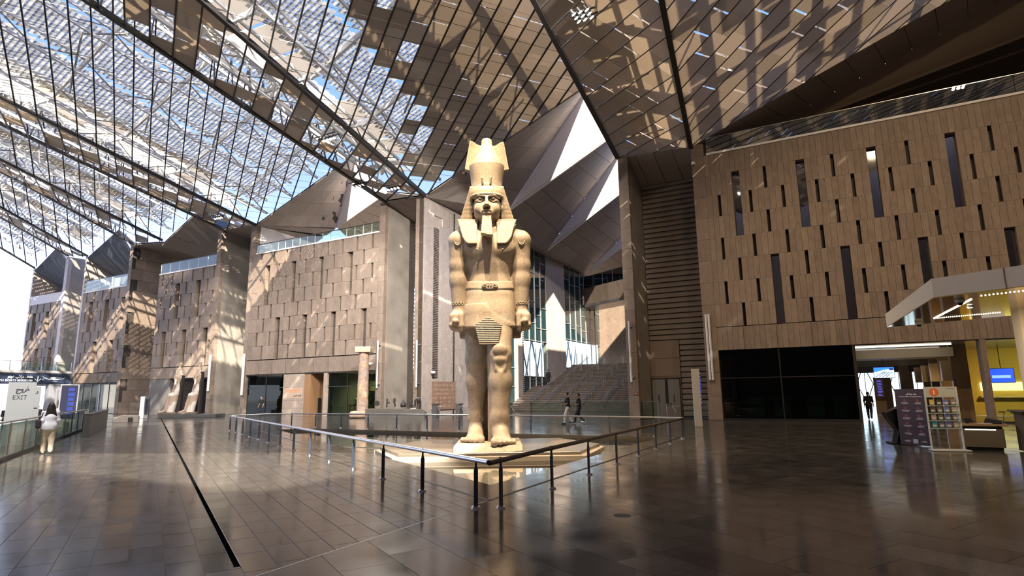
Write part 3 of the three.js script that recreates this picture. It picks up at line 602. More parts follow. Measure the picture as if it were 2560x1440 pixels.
// stair bay
ceilingBay('stair', (c) => {
  face(c, VL.r2, RG.b, { solid: openIn((t, z) => t - 0.08 - z * 0.027), outer: 'slat', gaps: true, cables: true });
  face(c, RG.b, VL.l1, { solid: () => true, outer: 'deck', open: 0.3, seed: 3, chords: [0.5] });
});
ceilingBay('valley centre', (c) => { face(c, VL.l2, VL.r2, { solid: (t, z, h) => h < 0.72 - z * 0.012, outer: 'deck', open: 0.4, seed: 11, slit: 0.3, chords: [0.3, 0.7] }); edgeBeam(c, VL.l2); edgeBeam(c, VL.r2); });
ceilingBay('centre', (c) => {
  face(c, VL.r3, RG.c, { solid: noPanel, outer: 'slat', gaps: true, cables: true });
  face(c, RG.c, VL.l2, { solid: noPanel, outer: 'slat', chords: [0.5] });
});
ceilingBay('valley left', (c) => { face(c, VL.l3, VL.r3, { solid: (t, z, h) => h < 0.5, outer: 'deck', open: 0.45, seed: 15, chords: [0.3, 0.7] }); edgeBeam(c, VL.l3, 0.2, 0.24); edgeBeam(c, VL.r3, 0.2, 0.24); });
ceilingBay('left', (c) => { face(c, VL.r4, RG.d, { solid: noPanel, outer: 'slat', cables: true, chords: [0.2, 0.5, 0.8] }); face(c, RG.d, VL.l3, { solid: noPanel, outer: 'slat', chords: [0.5] }); });
ceilingBay('valley far', (c) => { face(c, VL.l4, VL.r4, { solid: (t, z, h) => h < 0.35, outer: 'deck', open: 0.45, seed: 19, chords: [0.3, 0.7] }); edgeBeam(c, VL.l4, 0.18, 0.22); edgeBeam(c, VL.r4, 0.18, 0.22); });
ceilingBay('far', (c) => { face(c, VL.r5, RG.e, { solid: noPanel, outer: 'slat', cables: true, chords: [0.2, 0.5, 0.8] }); face(c, RG.e, VL.l4, { solid: noPanel, outer: 'slat', chords: [0.5] }); });
ceilingBay('end', (c) => { face(c, VL.l5, VL.r5, { solid: (t, z, h) => h < 0.35, outer: 'deck', open: 0.45, seed: 23, chords: [0.5] }); face(c, VL.r6, RG.f, { solid: noPanel, outer: 'slat', cables: true, chords: [0.2, 0.5, 0.8] }); face(c, RG.f, VL.l5, { solid: noPanel, outer: 'slat', chords: [0.5] }); edgeBeam(c, VL.l5, 0.18, 0.2); edgeBeam(c, VL.r5, 0.18, 0.2); edgeBeam(c, VL.r6, 0.18, 0.2); });
{ // the outer skin
  const c = struct('roof');
  const deck = mesh('roof_deck', deckList, roofM.deck, c); stuff(deck);
  const g = new THREE.BoxGeometry(0.26, 0.012, 0.35), im = new THREE.InstancedMesh(g, roofM.slat, slatList.length), m = new THREE.Matrix4(), q = V(0, 0, 0), col = new THREE.Color();
  slatList.forEach(([p, ax], i) => {
    const tilt = 0.15, y = V(0, Math.cos(tilt), Math.sin(tilt)), zx = ax.clone().cross(y).normalize(), yy = zx.clone().cross(ax).normalize();
    m.makeBasis(ax, yy, zx).setPosition(p); im.setMatrixAt(i, m); const k = rr(0.75, 1.2); im.setColorAt(i, col.setRGB(k, k, k * 0.99));
  });
  im.name = 'roof_slats'; im.castShadow = im.receiveShadow = true; c.add(stuff(im));
}
// ---------------------------------------------------------------- sculpting: smooth distance fields meshed with surface nets
function surfaceNets(f, lo, hi, cell) {
  const nx = Math.ceil((hi[0] - lo[0]) / cell) + 1, ny = Math.ceil((hi[1] - lo[1]) / cell) + 1, nz = Math.ceil((hi[2] - lo[2]) / cell) + 1;
  const D = new Float32Array(nx * ny * nz), at = (i, j, k) => (k * ny + j) * nx + i;
  // coarse pass: skip blocks that lie far from the surface
  const Bk = 4; D.fill(1e3);
  for (let k = 0; k < nz; k += Bk) for (let j = 0; j < ny; j += Bk) for (let i = 0; i < nx; i += Bk) {
    const d = f(lo[0] + (i + 1.5) * cell, lo[1] + (j + 1.5) * cell, lo[2] + (k + 1.5) * cell);
    const far = Math.abs(d) > cell * 7.5;
    for (let c = k; c < Math.min(nz, k + Bk); c++) for (let b = j; b < Math.min(ny, j + Bk); b++) for (let a = i; a < Math.min(nx, i + Bk); a++)
      D[at(a, b, c)] = far ? d : f(lo[0] + a * cell, lo[1] + b * cell, lo[2] + c * cell);
  }
  const vid = new Int32Array(nx * ny * nz).fill(-1), pos = [], idx = [];
  for (let k = 0; k < nz - 1; k++) for (let j = 0; j < ny - 1; j++) for (let i = 0; i < nx - 1; i++) {
    let m = 0; const d = [];
    for (let c = 0; c < 8; c++) { const v = D[at(i + (c & 1), j + (c >> 1 & 1), k + (c >> 2))]; d.push(v); if (v < 0) m |= 1 << c; }
    if (m === 0 || m === 255) continue;
    let x = 0, y = 0, z = 0, n = 0;
    for (let a = 0; a < 8; a++) for (const s of [1, 2, 4]) { const b = a | s; if (a & s) continue; if ((d[a] < 0) === (d[b] < 0)) continue; const t = d[a] / (d[a] - d[b]); x += (a & 1) + (s === 1 ? t : 0); y += (a >> 1 & 1) + (s === 2 ? t : 0); z += (a >> 2) + (s === 4 ? t : 0); n++; }
    vid[at(i, j, k)] = pos.length / 3; pos.push(lo[0] + (i + x / n) * cell, lo[1] + (j + y / n) * cell, lo[2] + (k + z / n) * cell);
  }
  const quad = (a, b, c, d, flip) => { if (a < 0 || b < 0 || c < 0 || d < 0) return; if (flip) idx.push(a, c, b, a, d, c); else idx.push(a, b, c, a, c, d); };
  for (let k = 1; k < nz - 1; k++) for (let j = 1; j < ny - 1; j++) for (let i = 1; i < nx - 1; i++) {
    const s = D[at(i, j, k)] < 0;
    if (s !== (D[at(i + 1, j, k)] < 0)) quad(vid[at(i, j - 1, k - 1)], vid[at(i, j, k - 1)], vid[at(i, j, k)], vid[at(i, j - 1, k)], !s);
    if (s !== (D[at(i, j + 1, k)] < 0)) quad(vid[at(i - 1, j, k - 1)], vid[at(i - 1, j, k)], vid[at(i, j, k)], vid[at(i, j, k - 1)], !s);
    if (s !== (D[at(i, j, k + 1)] < 0)) quad(vid[at(i - 1, j - 1, k)], vid[at(i, j - 1, k)], vid[at(i, j, k)], vid[at(i - 1, j, k)], !s);
  }
  const g = new THREE.BufferGeometry(); g.setAttribute('position', new THREE.Float32BufferAttribute(pos, 3)); g.setIndex(idx); g.computeVertexNormals();
  return g;
}
const smin = (a, b, k) => { const h = Math.max(k - Math.abs(a - b), 0) / k; return Math.min(a, b) - h * h * k * 0.25; };
const smax = (a, b, k) => -smin(-a, -b, k);
function cone(ax, ay, az, ra, bx_, by, bz, rb) {       // capsule between two joints with a radius at each
  const dx = bx_ - ax, dy = by - ay, dz = bz - az, L = dx * dx + dy * dy + dz * dz || 1e-9;
  return (x, y, z) => { const px = x - ax, py = y - ay, pz = z - az, t = clamp((px * dx + py * dy + pz * dz) / L, 0, 1); return Math.hypot(px - dx * t, py - dy * t, pz - dz * t) - (ra + (rb - ra) * t); };
}
function ell(cx, cy, cz, rx, ry, rz) { const m = Math.min(rx, ry, rz); return (x, y, z) => { const a = (x - cx) / rx, b = (y - cy) / ry, c = (z - cz) / rz, k0 = Math.sqrt(a * a + b * b + c * c), a2 = a / rx, b2 = b / ry, c2 = c / rz, k1 = Math.sqrt(a2 * a2 + b2 * b2 + c2 * c2); return k1 < 1e-9 ? -m : k0 * (k0 - 1) / k1; }; }
function boxd(cx, cy, cz, hx, hy, hz, r) { return (x, y, z) => { const a = Math.abs(x - cx) - hx + r, b = Math.abs(y - cy) - hy + r, c = Math.abs(z - cz) - hz + r; return Math.hypot(Math.max(a, 0), Math.max(b, 0), Math.max(c, 0)) + Math.min(Math.max(a, b, c), 0) - r; }; }
// upright body with a half width, half depth and centre for every height: rows of [y, w, d, cx, cz]
function column(rows, p = 2.5) {
  const y0 = rows[0][0], y1 = rows[rows.length - 1][0];
  return (x, y, z) => {
    const yc = clamp(y, y0, y1); let i = 0; while (i < rows.length - 2 && yc > rows[i + 1][0]) i++;
    const A = rows[i], B = rows[i + 1], t0 = (yc - A[0]) / (B[0] - A[0]), t = t0 * t0 * (3 - 2 * t0) * 0.5 + t0 * 0.5;
    const w = lerp(A[1], B[1], t), d = lerp(A[2], B[2], t), cx = lerp(A[3] ?? 0, B[3] ?? 0, t), cz = lerp(A[4] ?? 0, B[4] ?? 0, t);
    const s = Math.pow(Math.pow(Math.abs((x - cx) / w), p) + Math.pow(Math.abs((z - cz) / d), p), 1 / p), h = (s - 1) * Math.min(w, d) * 0.9;
    return smax(h, Math.max(y0 - y, y - y1), 0.05);
  };
}
function tint(g, fn) { const p = g.attributes.position, n = g.attributes.normal, c = new Float32Array(p.count * 3); for (let i = 0; i < p.count; i++) { const q = fn(p.getX(i), p.getY(i), p.getZ(i), n.getY(i)); c[i * 3] = q[0]; c[i * 3 + 1] = q[1]; c[i * 3 + 2] = q[2]; } g.setAttribute('color', new THREE.BufferAttribute(c, 3)); return g; }
const stoneGrain = (x, y, z) => { const a = noise3(x * 1.3, y * 1.3, z * 1.3, 3), b = noise3(x * 5, y * 5, z * 5, 7), c = noise3(x * 23, y * 23, z * 23, 11); const k = 0.80 + 0.26 * (a - 0.5) + 0.16 * (b - 0.5) + 0.30 * (c - 0.5); return [k * 0.47, k * 0.405, k * 0.335]; };

{ // ---- the colossal standing king
  const K = thing('colossal_statue', 'colossal pale granite king with tall crown, false beard and pleated kilt standing in the pool', 'statue', [-3.3, 0, 19.6], Math.PI / 6);
  const granM = M3({ vertexColors: true, roughness: 0.55 });
  const sc = (g) => tint(g, stoneGrain);
  // torso, arms, legs and back pillar in one
  const torso = column([[4.6, 0.80, 0.50], [5.3, 0.76, 0.46], [5.75, 0.70, 0.42], [6.2, 0.79, 0.47], [6.62, 0.90, 0.52], [7.0, 0.98, 0.50], [7.28, 0.90, 0.42], [7.5, 0.55, 0.34]], 2.4);
  const prims = [];
  const add = (f, k = 0.12) => prims.push([f, k]);
  for (const s of [-1, 1]) {
    add(ell(s * 0.40, 6.66, 0.36, 0.46, 0.36, 0.20), 0.10);           // breast
    add(cone(s * 0.62, 7.16, 0, 0.30, s * 1.06, 7.0, 0, 0.35), 0.16);  // shoulder
    add(cone(s * 1.07, 6.95, 0, 0.35, s * 1.08, 6.1, -0.02, 0.31), 0.12);
    add(cone(s * 1.08, 6.1, -0.02, 0.31, s * 1.08, 5.55, -0.02, 0.29), 0.1);
    add(cone(s * 1.08, 5.6, -0.02, 0.30, s * 1.08, 4.55, 0.04, 0.205), 0.12);
    add(boxd(s * 1.12, 4.16, 0.08, 0.25, 0.32, 0.30, 0.16), 0.12);     // fist
    for (let i = 0; i < 4; i++) add(cone(s * 1.30, 4.02 - (i === 3 ? -0.02 : 0), 0.30 - i * 0.145, 0.085, s * 1.02, 3.92 + (i === 0 ? 0.02 : 0), 0.30 - i * 0.145, 0.08), 0.03);
    add(cone(s * 0.97, 4.35, 0.36, 0.095, s * 0.955, 3.98, 0.40, 0.085), 0.03); add(cone(s * 0.955, 3.98, 0.40, 0.085, s * 0.96, 3.84, 0.38, 0.075), 0.02); // thumb
    add(cone(s * 1.16, 4.12, 0.1, 0.10, s * 1.16, 4.12, 0.46, 0.10), 0.015);  // roll held in the fist
    add(boxd(s * 0.86, 5.2, -0.12, 0.18, 1.6, 0.16, 0.05), 0.10);     // stone left between arm and flank
  }
  add(ell(0, 5.62, 0.40, 0.05, 0.05, 0.05), 0.05);
  add(cone(-0.05, 7.2, 0, 0.36, -0.08, 7.8, 0.08, 0.34), 0.15);       // neck
  add(boxd(-0.03, 4.3, -0.62, 0.46, 4.2, 0.26, 0.04), 0.06);          // back pillar
  // leg set back (left in the picture)
  add(cone(-0.44, 4.4, 0, 0.43, -0.46, 2.9, 0.0, 0.37), 0.1); add(cone(-0.46, 2.9, 0.0, 0.365, -0.47, 2.1, -0.05, 0.335), 0.12); add(cone(-0.47, 2.2, -0.05, 0.335, -0.50, 1.0, -0.08, 0.215), 0.12); add(cone(-0.5, 1.05, -0.08, 0.215, -0.5, 0.55, -0.12, 0.23), 0.12);
  add(ell(-0.46, 2.85, 0.26, 0.2, 0.22, 0.16), 0.1);
  // advanced leg (right in the picture)
  add(cone(0.36, 4.4, 0.15, 0.43, 0.33, 3.0, 0.72, 0.36), 0.1); add(cone(0.33, 3.0, 0.72, 0.355, 0.33, 2.1, 0.78, 0.36), 0.12); add(cone(0.33, 2.15, 0.78, 0.36, 0.29, 1.0, 0.84, 0.27), 0.12); add(cone(0.29, 1.05, 0.84, 0.27, 0.29, 0.55, 0.80, 0.27), 0.12);
  add(ell(0.31, 3.12, 1.03, 0.24, 0.20, 0.13), 0.06); add(ell(0.32, 2.82, 1.06, 0.2, 0.13, 0.10), 0.05);
  add(cone(0.12, 2.95, 1.0, 0.05, 0.2, 2.5, 1.09, 0.04), 0.08); add(cone(0.52, 2.95, 1.0, 0.05, 0.45, 2.5, 1.09, 0.04), 0.08); add(cone(0.33, 2.4, 1.1, 0.06, 0.30, 1.1, 1.06, 0.05), 0.12); // shin
  for (const s of [-1, 1]) { add(ell(0.29 + s * 0.25, 0.95, 0.82, 0.07, 0.11, 0.11), 0.08); add(ell(-0.5 + s * 0.2, 0.95, -0.08, 0.07, 0.1, 0.1), 0.08); }
  add(boxd(0.02, 2.0, 0.12, 0.11, 1.85, 0.55, 0.04), 0.06);           // web of stone between the legs
  // feet with separate toes
  const foot = (cx, cz, w, out) => {
    add(cone(cx, 0.44, cz - 0.2, 0.2, cx, 0.46, cz + 0.15, 0.22), 0.15); add(cone(cx, 0.58, cz + 0.1, 0.2, cx + out * 0.03, 0.40, cz + 0.72, 0.13), 0.16);
    add(boxd(cx + out * 0.02, 0.36, cz + 0.55, w * 0.86, 0.12, 0.38, 0.10), 0.14);
    const tw = [0.128, 0.088, 0.082, 0.076, 0.07], zs = [1.18, 1.17, 1.12, 1.05, 0.97]; let x = cx - out * (w + 0.01);
    for (let i = 0; i < 5; i++) { x += out * tw[i]; add(cone(x, 0.36, cz + 0.72, tw[i] * 0.95, x, 0.33, cz + zs[i] - tw[i], tw[i] * 0.92), 0.035); x += out * tw[i] * 0.72; }
  };
  foot(-0.5, -0.05, 0.31, -1); foot(0.33, 0.85, 0.32, 1);
  const body = (x, y, z) => {
    let d = torso(x, y, z);
    for (let i = 0; i < prims.length; i++) d = smin(d, prims[i][0](x, y, z), prims[i][1]);
    d = smax(d, -(Math.hypot(x + 0.02, (y - 5.66) * 0.8, z - 0.47) - 0.055), 0.05);     // navel
    d = smax(d, -(Math.hypot(x * 3.2, Math.max(0, Math.abs(y - 6.1) - 0.3), z - 0.58) - 0.08), 0.12); // midline
    return d;
  };
  mesh('body', sc(surfaceNets(body, [-1.6, 0.15, -1.0], [1.6, 7.95, 2.3], 0.036)), granM, K);
  for (const s of [-1, 1]) { const n = new THREE.SphereGeometry(0.035, 10, 8); n.translate(s * 0.44, 6.56, 0.545); mesh('nipple', sc(n), granM, K); }
  // head
  const hx = -0.09, H = [], hadd = (f, k) => H.push([f, k]);
  const skull = ell(hx, 8.16, 0.16, 0.475, 0.60, 0.50);
  hadd(ell(hx, 7.86, 0.28, 0.39, 0.33, 0.40), 0.15); hadd(cone(hx, 7.3, 0.0, 0.34, hx, 7.8, 0.1, 0.33), 0.15);
  for (const s of [-1, 1]) {
    hadd(ell(hx + s * 0.25, 8.0, 0.46, 0.18, 0.2, 0.16), 0.12);
    hadd(cone(hx + s * 0.08, 8.40, 0.665, 0.038, hx + s * 0.27, 8.435, 0.60, 0.036), 0.05); hadd(cone(hx + s * 0.27, 8.435, 0.60, 0.036, hx + s * 0.43, 8.37, 0.46, 0.028), 0.05);
    hadd(ell(hx + s * 0.525, 8.14, 0.12, 0.07, 0.19, 0.12), 0.05);
  }
  hadd(cone(hx, 8.40, 0.64, 0.045, hx, 8.06, 0.80, 0.075), 0.06); hadd(ell(hx - 0.075, 8.03, 0.72, 0.06, 0.05, 0.07), 0.03); hadd(ell(hx + 0.075, 8.03, 0.72, 0.06, 0.05, 0.07), 0.03); hadd(ell(hx, 8.035, 0.785, 0.055, 0.055, 0.06), 0.03);
  hadd(ell(hx, 7.83, 0.60, 0.20, 0.12, 0.10), 0.08); hadd(ell(hx, 7.875, 0.685, 0.165, 0.036, 0.06), 0.018); hadd(ell(hx, 7.79, 0.675, 0.135, 0.042, 0.06), 0.018); hadd(ell(hx, 7.66, 0.60, 0.15, 0.11, 0.10), 0.08);
  const E2 = []; for (const s of [-1, 1]) E2.push([ell(hx + s * 0.235, 8.27, 0.66, 0.17, 0.088, 0.12), ell(hx + s * 0.235, 8.265, 0.525, 0.13, 0.066, 0.085), cone(hx + s * 0.10, 8.27, 0.615, 0.016, hx + s * 0.235, 8.335, 0.625, 0.018), cone(hx + s * 0.235, 8.335, 0.625, 0.018, hx + s * 0.40, 8.275, 0.52, 0.014), cone(hx + s * 0.10, 8.26, 0.61, 0.012, hx + s * 0.24, 8.205, 0.61, 0.013), cone(hx + s * 0.24, 8.205, 0.61, 0.013, hx + s * 0.40, 8.27, 0.52, 0.012)]);
  const head = (x, y, z) => {
    let d = skull(x, y, z); for (const [f, k] of H) d = smin(d, f(x, y, z), k);
    for (const e of E2) { d = smax(d, -e[0](x, y, z), 0.07); for (let i = 1; i < 6; i++) d = smin(d, e[i](x, y, z), 0.014); }
    d = smax(d, -(Math.hypot((x - hx) * 0.22, (y - 7.832) * 1.4, z - 0.76) - 0.042), 0.02);
    return d;
  };
  mesh('head', sc(surfaceNets(head, [-0.8, 7.25, -0.5], [0.62, 8.86, 1.0], 0.0165)), granM, K);
  // headcloth: brow band, flaring wings, lappets on the chest
  const wing = (x, y, z) => {
    const t = clamp((8.80 - y) / 1.25, 0, 1), w = lerp(0.60, 1.0, Math.pow(t, 1.05)), dd = lerp(0.36, 0.22, t), ax = Math.abs(x - hx);
    let d = Math.max(ax - w, Math.abs(z - lerp(-0.02, -0.12, t)) - dd, 7.50 + 0.1 * (1 - ax) - y, y - 8.86);
    return d * 0.85;
  };
  const capF = column([[8.42, 0.585, 0.56, hx, 0.12], [8.62, 0.585, 0.55, hx, 0.11], [8.84, 0.56, 0.51, hx, 0.08]], 2.2);
  const nemes = (x, y, z) => {
    let d = smin(capF(x, y, z), wing(x, y, z), 0.05);
    const stripe = 0.0015 * Math.sin(y * 44); d += y < 8.4 ? stripe : 0;
    d = smax(d, -Math.max(Math.abs(x - hx) - 0.49, y - 8.46, 0.02 - z), 0.03);                 // opening round the face
    for (const s of [-1, 1]) {                                                                // lappets
      const t = clamp((7.62 - y) / 0.9, 0, 1), cx = hx + s * lerp(0.66, 0.555, t), hw = lerp(0.36, 0.215, Math.pow(t, 0.7)), zf = lerp(0.30, 0.56, t);
      const round = t > 0.72 ? Math.max(0, (x - hx) * s - cx * s + hx * s - hw + 0.02 + (t - 0.72) * 0.5) * 0.6 : 0;
      let l = Math.max(Math.abs(x - cx) - hw, Math.abs(z - zf) - 0.085, 6.74 - y, y - 7.66) + round; l += 0.0015 * Math.sin(y * 60);
      d = smin(d, l * 0.85, 0.03);
    }
    return d;
  };
  const N = mesh('headcloth', sc(surfaceNets(nemes, [-1.25, 6.65, -0.6], [1.1, 8.92, 0.9], 0.024)), granM, K);
  mesh('brow_band', sc(surfaceNets((x, y, z) => Math.max(column([[8.44, 0.60, 0.575, hx, 0.12], [8.54, 0.60, 0.572, hx, 0.12]], 2.2)(x, y, z), 0.1 - z), [-0.8, 8.4, 0], [0.65, 8.6, 0.8], 0.02)), granM, N);
  // false beard
  const beard = (x, y, z) => { const t = clamp((7.66 - y) / 0.68, 0, 1), hw = lerp(0.15, 0.205, t), zc = lerp(0.60, 0.74, t); return Math.max(Math.abs(x - hx) - hw, Math.abs(z - zc) - lerp(0.13, 0.17, t), 6.99 - y - 0.03 * Math.sin((x - hx) * 7), y - 7.68) * 0.9 + 0.0025 * Math.sin(y * 70); };
  mesh('beard', sc(surfaceNets(beard, [-0.4, 6.9, 0.35], [0.2, 7.75, 1.0], 0.015)), granM, K);
  // double crown
  const red = (x, y, z) => {
    const low = column([[8.74, 0.545, 0.52, hx, 0.06], [9.0, 0.545, 0.53, hx, 0.05], [9.72, 0.63, 0.60, hx, 0.03]], 2.1)(x, y, z);
    const t = clamp((y - 9.55) / 1.2, 0, 1), w = lerp(0.80, 0.60, t), a = (x - hx) / w, zc = -0.18 - 0.32 * (1 - Math.min(1, a * a)), top = 10.67 + 0.035 * Math.cos(a * 7.2) - 0.02 * a;
    let wingD = Math.max(Math.abs(x - hx) - w, Math.abs(z - zc - 0.05) - 0.14, 9.60 - y, y - top) * 0.8;
    let d = Math.min(low, wingD);
    const rim = 9.74 - 0.07 * Math.cos((x - hx) * 2.6);
    return smax(d, z > 0.1 ? y - rim - 0.02 : -1, 0.02);
  };
  const C = mesh('red_crown', sc(surfaceNets(red, [-1.05, 8.68, -0.85], [0.9, 10.9, 0.8], 0.026)), granM, K);
  const white = column([[9.55, 0.57, 0.52, hx, 0.02], [9.85, 0.50, 0.45, hx, 0.0], [10.25, 0.33, 0.32, hx, -0.04], [10.55, 0.20, 0.20, hx, -0.08], [10.72, 0.19, 0.19, hx, -0.1], [10.80, 0.15, 0.15, hx, -0.1]], 2);
  mesh('white_crown', sc(surfaceNets(white, [-0.8, 9.5, -0.6], [0.6, 10.9, 0.7], 0.022)), granM, C);
  const ur = (x, y, z) => { let d = cone(hx - 0.13, 8.86, 0.60, 0.03, hx - 0.15, 9.06, 0.63, 0.04)(x, y, z); d = smin(d, cone(hx + 0.13, 8.86, 0.60, 0.03, hx + 0.15, 9.08, 0.63, 0.04)(x, y, z), 0.02); return d; };
  mesh('uraeus', sc(surfaceNets(ur, [-0.4, 8.8, 0.4], [0.2, 9.2, 0.8], 0.016)), granM, C);
  mesh('crown_lower_band', sc(surfaceNets((x, y, z) => column([[8.76, 0.565, 0.545, hx, 0.06], [8.98 - 0.05 * 0, 0.565, 0.55, hx, 0.05]], 2.1)(x, y, z) + Math.max(0, (y - 8.92 + Math.abs(x - hx) * 0.3)) * 0.7, [-0.75, 8.7, -0.6], [0.6, 9.05, 0.75], 0.022)), granM, C);
  { const b = new THREE.BoxGeometry(0.16, 0.09, 0.1); b.translate(-0.90, 9.58, -0.3); mesh('bracket', b, mat.black, C); }
  // kilt with the pleated apron, belt with its oval
  const skirt = column([[3.86, 0.86, 0.66, -0.03, 0.14], [4.4, 0.86, 0.62, -0.02, 0.1], [5.0, 0.82, 0.55, 0, 0.04], [5.42, 0.785, 0.49, 0, 0.0]], 2.5);
  const kilt = (x, y, z) => {
    let d = skirt(x, y, z);
    const c1 = Math.hypot(x - 0.95, y - 5.25) - 1.22, c2 = Math.hypot(x + 1.35, y - 5.3) - 1.65;
    d -= z > 0 ? 0.022 * (1 / (1 + Math.exp(-c1 * 40))) * (y < 4.7 ? 1 : 0.4) : 0;
    d = smax(d, 3.84 + 0.10 * Math.abs(x + 0.03) - y - (z > 0.3 && x < 0 ? 0.0 : 0), 0.02);
    return d;
  };
  const Q = mesh('kilt', sc(surfaceNets(kilt, [-1.05, 3.7, -0.8], [1.0, 5.5, 1.0], 0.024)), granM, K);
  const apron = (x, y, z) => { // pentagon: apex under the overlap, fine cross pleats
    const top = 4.23 - Math.abs(x + 0.07) * 0.62, t = clamp((4.0 - y) / 0.66, 0, 1), cx = lerp(-0.06, -0.04, t), hw = lerp(0.44, 0.31, t);
    return Math.max(Math.abs(x - cx) - hw, Math.abs(z - lerp(0.70, 0.86, clamp((4.3 - y) / 0.9, 0, 1))) - 0.13, 3.33 - y, y - top) * 0.9 + 0.008 * Math.sin(y * 105);
  };
  const ag = surfaceNets(apron, [-0.65, 3.25, 0.4], [0.55, 4.3, 1.1], 0.0125);
  mesh('pleated_apron', tint(ag, (x, y, z) => { const q = stoneGrain(x, y, z), b = Math.sin(y * 105) > 0.2; return b ? [q[0] * 0.62, q[1] * 0.66, q[2] * 0.78] : [q[0] * 1.05, q[1] * 1.05, q[2] * 1.05]; }), granM, Q);
  const beltF = column([[5.16, 0.835, 0.555, 0, 0.02], [5.47, 0.80, 0.515, 0, 0.0]], 2.5);
  const Bt = mesh('belt', sc(surfaceNets((x, y, z) => Math.max(beltF(x, y - 0.10 * x * x, z), -1), [-1.0, 5.0, -0.75], [1.0, 5.7, 0.75], 0.022)), granM, K);
  { const s = new THREE.Shape(); s.absellipse(0, 0, 0.26, 0.10, 0, Math.PI * 2); const e = new THREE.ExtrudeGeometry(s, { depth: 0.03, bevelEnabled: true, bevelSize: 0.012, bevelThickness: 0.012, bevelSegments: 2 }); e.translate(0.0, 5.30, 0.55); mesh('cartouche', sc(e), granM, Bt);
    for (const [x, w] of [[-0.17, 0.04], [-0.05, 0.018], [0.03, 0.018], [0.15, 0.04]]) { const t = new THREE.TorusGeometry(w, 0.011, 6, 16); t.translate(x, 5.30, 0.60); mesh('sign', sc(t), granM, Bt); } }
  // ovals on the upper arms, rings of the bracelets
  for (const s of [-1, 1]) {
    const o = new THREE.TorusGeometry(0.11, 0.016, 6, 24); o.scale(1, 1.55, 1); o.rotateX(-0.16); o.rotateY(s * 0.12); o.translate(s * 1.09, 6.93, 0.345); mesh('cartouche', sc(o), granM, K);
    for (const dy of [-0.06, 0.05]) { const q = new THREE.TorusGeometry(0.05, 0.012, 6, 12); q.rotateX(-0.16); q.translate(s * 1.09, 6.93 + dy, 0.35); mesh('sign', sc(q), granM, K); }
    for (let i = 0; i < 6; i++) { const a = (i - 2.5) * 0.42, r = 0.235, q = new THREE.TorusGeometry(0.042, 0.011, 6, 12); q.rotateY(a); q.translate(s * 1.08 + Math.sin(a) * r, 4.76, 0.02 + Math.cos(a) * r); mesh('bracelet_ring', sc(q), granM, K); }
  }
  // the statue's own base
  const base = (x, y, z) => Math.max(boxd(-0.06, 0.02, 0.62, 1.02, 0.24, 1.56, 0.02)(x, y, z), (z - 2.05) * 0.5 + (y - 0.1) * 0.9 + 0.06 * Math.cos(x * 1.6) - 0.1);
  mesh('base', sc(surfaceNets(base, [-1.25, -0.15, -1.1], [1.1, 0.35, 2.4], 0.03)), granM, K);
}
{ // concrete plinth island: long hexagon with a stepped rim
  const t = thing('statue_plinth', 'low grey concrete island with a stepped rim, standing in the pool under the colossal statue', 'plinth', [-3.3, 0, 19.6], Math.PI / 6);
  const hexa = (k) => [[-2.62 - k, 2.35 + k], [2.58 + k, 2.42 + k], [3.55 + k, 0.0], [2.5 + k, -2.6 - k], [-2.5 - k, -2.6 - k], [-3.6 - k, 0]];
  const pl = (k, y, h, mtl, name) => { const g = new THREE.ExtrudeGeometry(new THREE.Shape(hexa(k).map(([a, b]) => new THREE.Vector2(a, -b))), { depth: h, bevelEnabled: true, bevelSize: 0.015, bevelThickness: 0.015, bevelSegments: 1 }); g.rotateX(-Math.PI / 2); g.translate(0, y, 0); return mesh(name, uvBox(flat(g)), mtl, t); };
  pl(0, -0.02, 0.1, M3({ color: lin(0.24, 0.22, 0.185), map: concTex, roughness: 0.25 }), 'top_slab'); pl(0.16, -0.13, 0.12, mat.concrete, 'rim'); pl(0.02, -0.5, 0.36, M3({ color: lin(0.2, 0.19, 0.18), map: concTex, roughness: 0.6 }), 'foot');
}
const spotLater = [];
// ---------------------------------------------------------------- people
const skinM = [M3({ color: lin(0.36, 0.215, 0.145), roughness: 0.6 }), M3({ color: lin(0.26, 0.15, 0.10), roughness: 0.6 })];
const cloth = (r, g, b) => M3({ color: lin(r, g, b), roughness: 0.85 });
// head (face looking along +z, origin at the chin joint of the neck), made once
const headGeo = (() => {
  const P = [[ell(0, 0.125, 0.0, 0.074, 0.10, 0.094), 0.03], [ell(0, 0.055, 0.028, 0.056, 0.06, 0.062), 0.04], [cone(0, -0.06, -0.015, 0.055, 0, 0.06, -0.005, 0.05), 0.03], [cone(0, 0.115, 0.088, 0.010, 0, 0.078, 0.106, 0.014), 0.012], [ell(0, 0.046, 0.086, 0.024, 0.008, 0.012), 0.008], [ell(0, 0.036, 0.084, 0.020, 0.008, 0.012), 0.008], [ell(0, 0.008, 0.074, 0.02, 0.016, 0.018), 0.02]];
  for (const s of [-1, 1]) P.push([cone(s * 0.012, 0.135, 0.088, 0.007, s * 0.045, 0.137, 0.074, 0.006), 0.012], [ell(s * 0.077, 0.095, -0.005, 0.011, 0.03, 0.018), 0.01], [ell(s * 0.036, 0.07, 0.065, 0.02, 0.025, 0.02), 0.02]);
  return surfaceNets((x, y, z) => { let d = P[0][0](x, y, z); for (let i = 1; i < P.length; i++) d = smin(d, P[i][0](x, y, z), P[i][1]); for (const s of [-1, 1]) { d = smax(d, -(Math.hypot((x - s * 0.032) / 1.5, y - 0.115, z - 0.096) - 0.014), 0.008); d = smin(d, Math.hypot(x - s * 0.032, y - 0.114, z - 0.076) - 0.0115, 0.003); } return d; }, [-0.1, -0.07, -0.11], [0.1, 0.235, 0.13], 0.0045);
})();
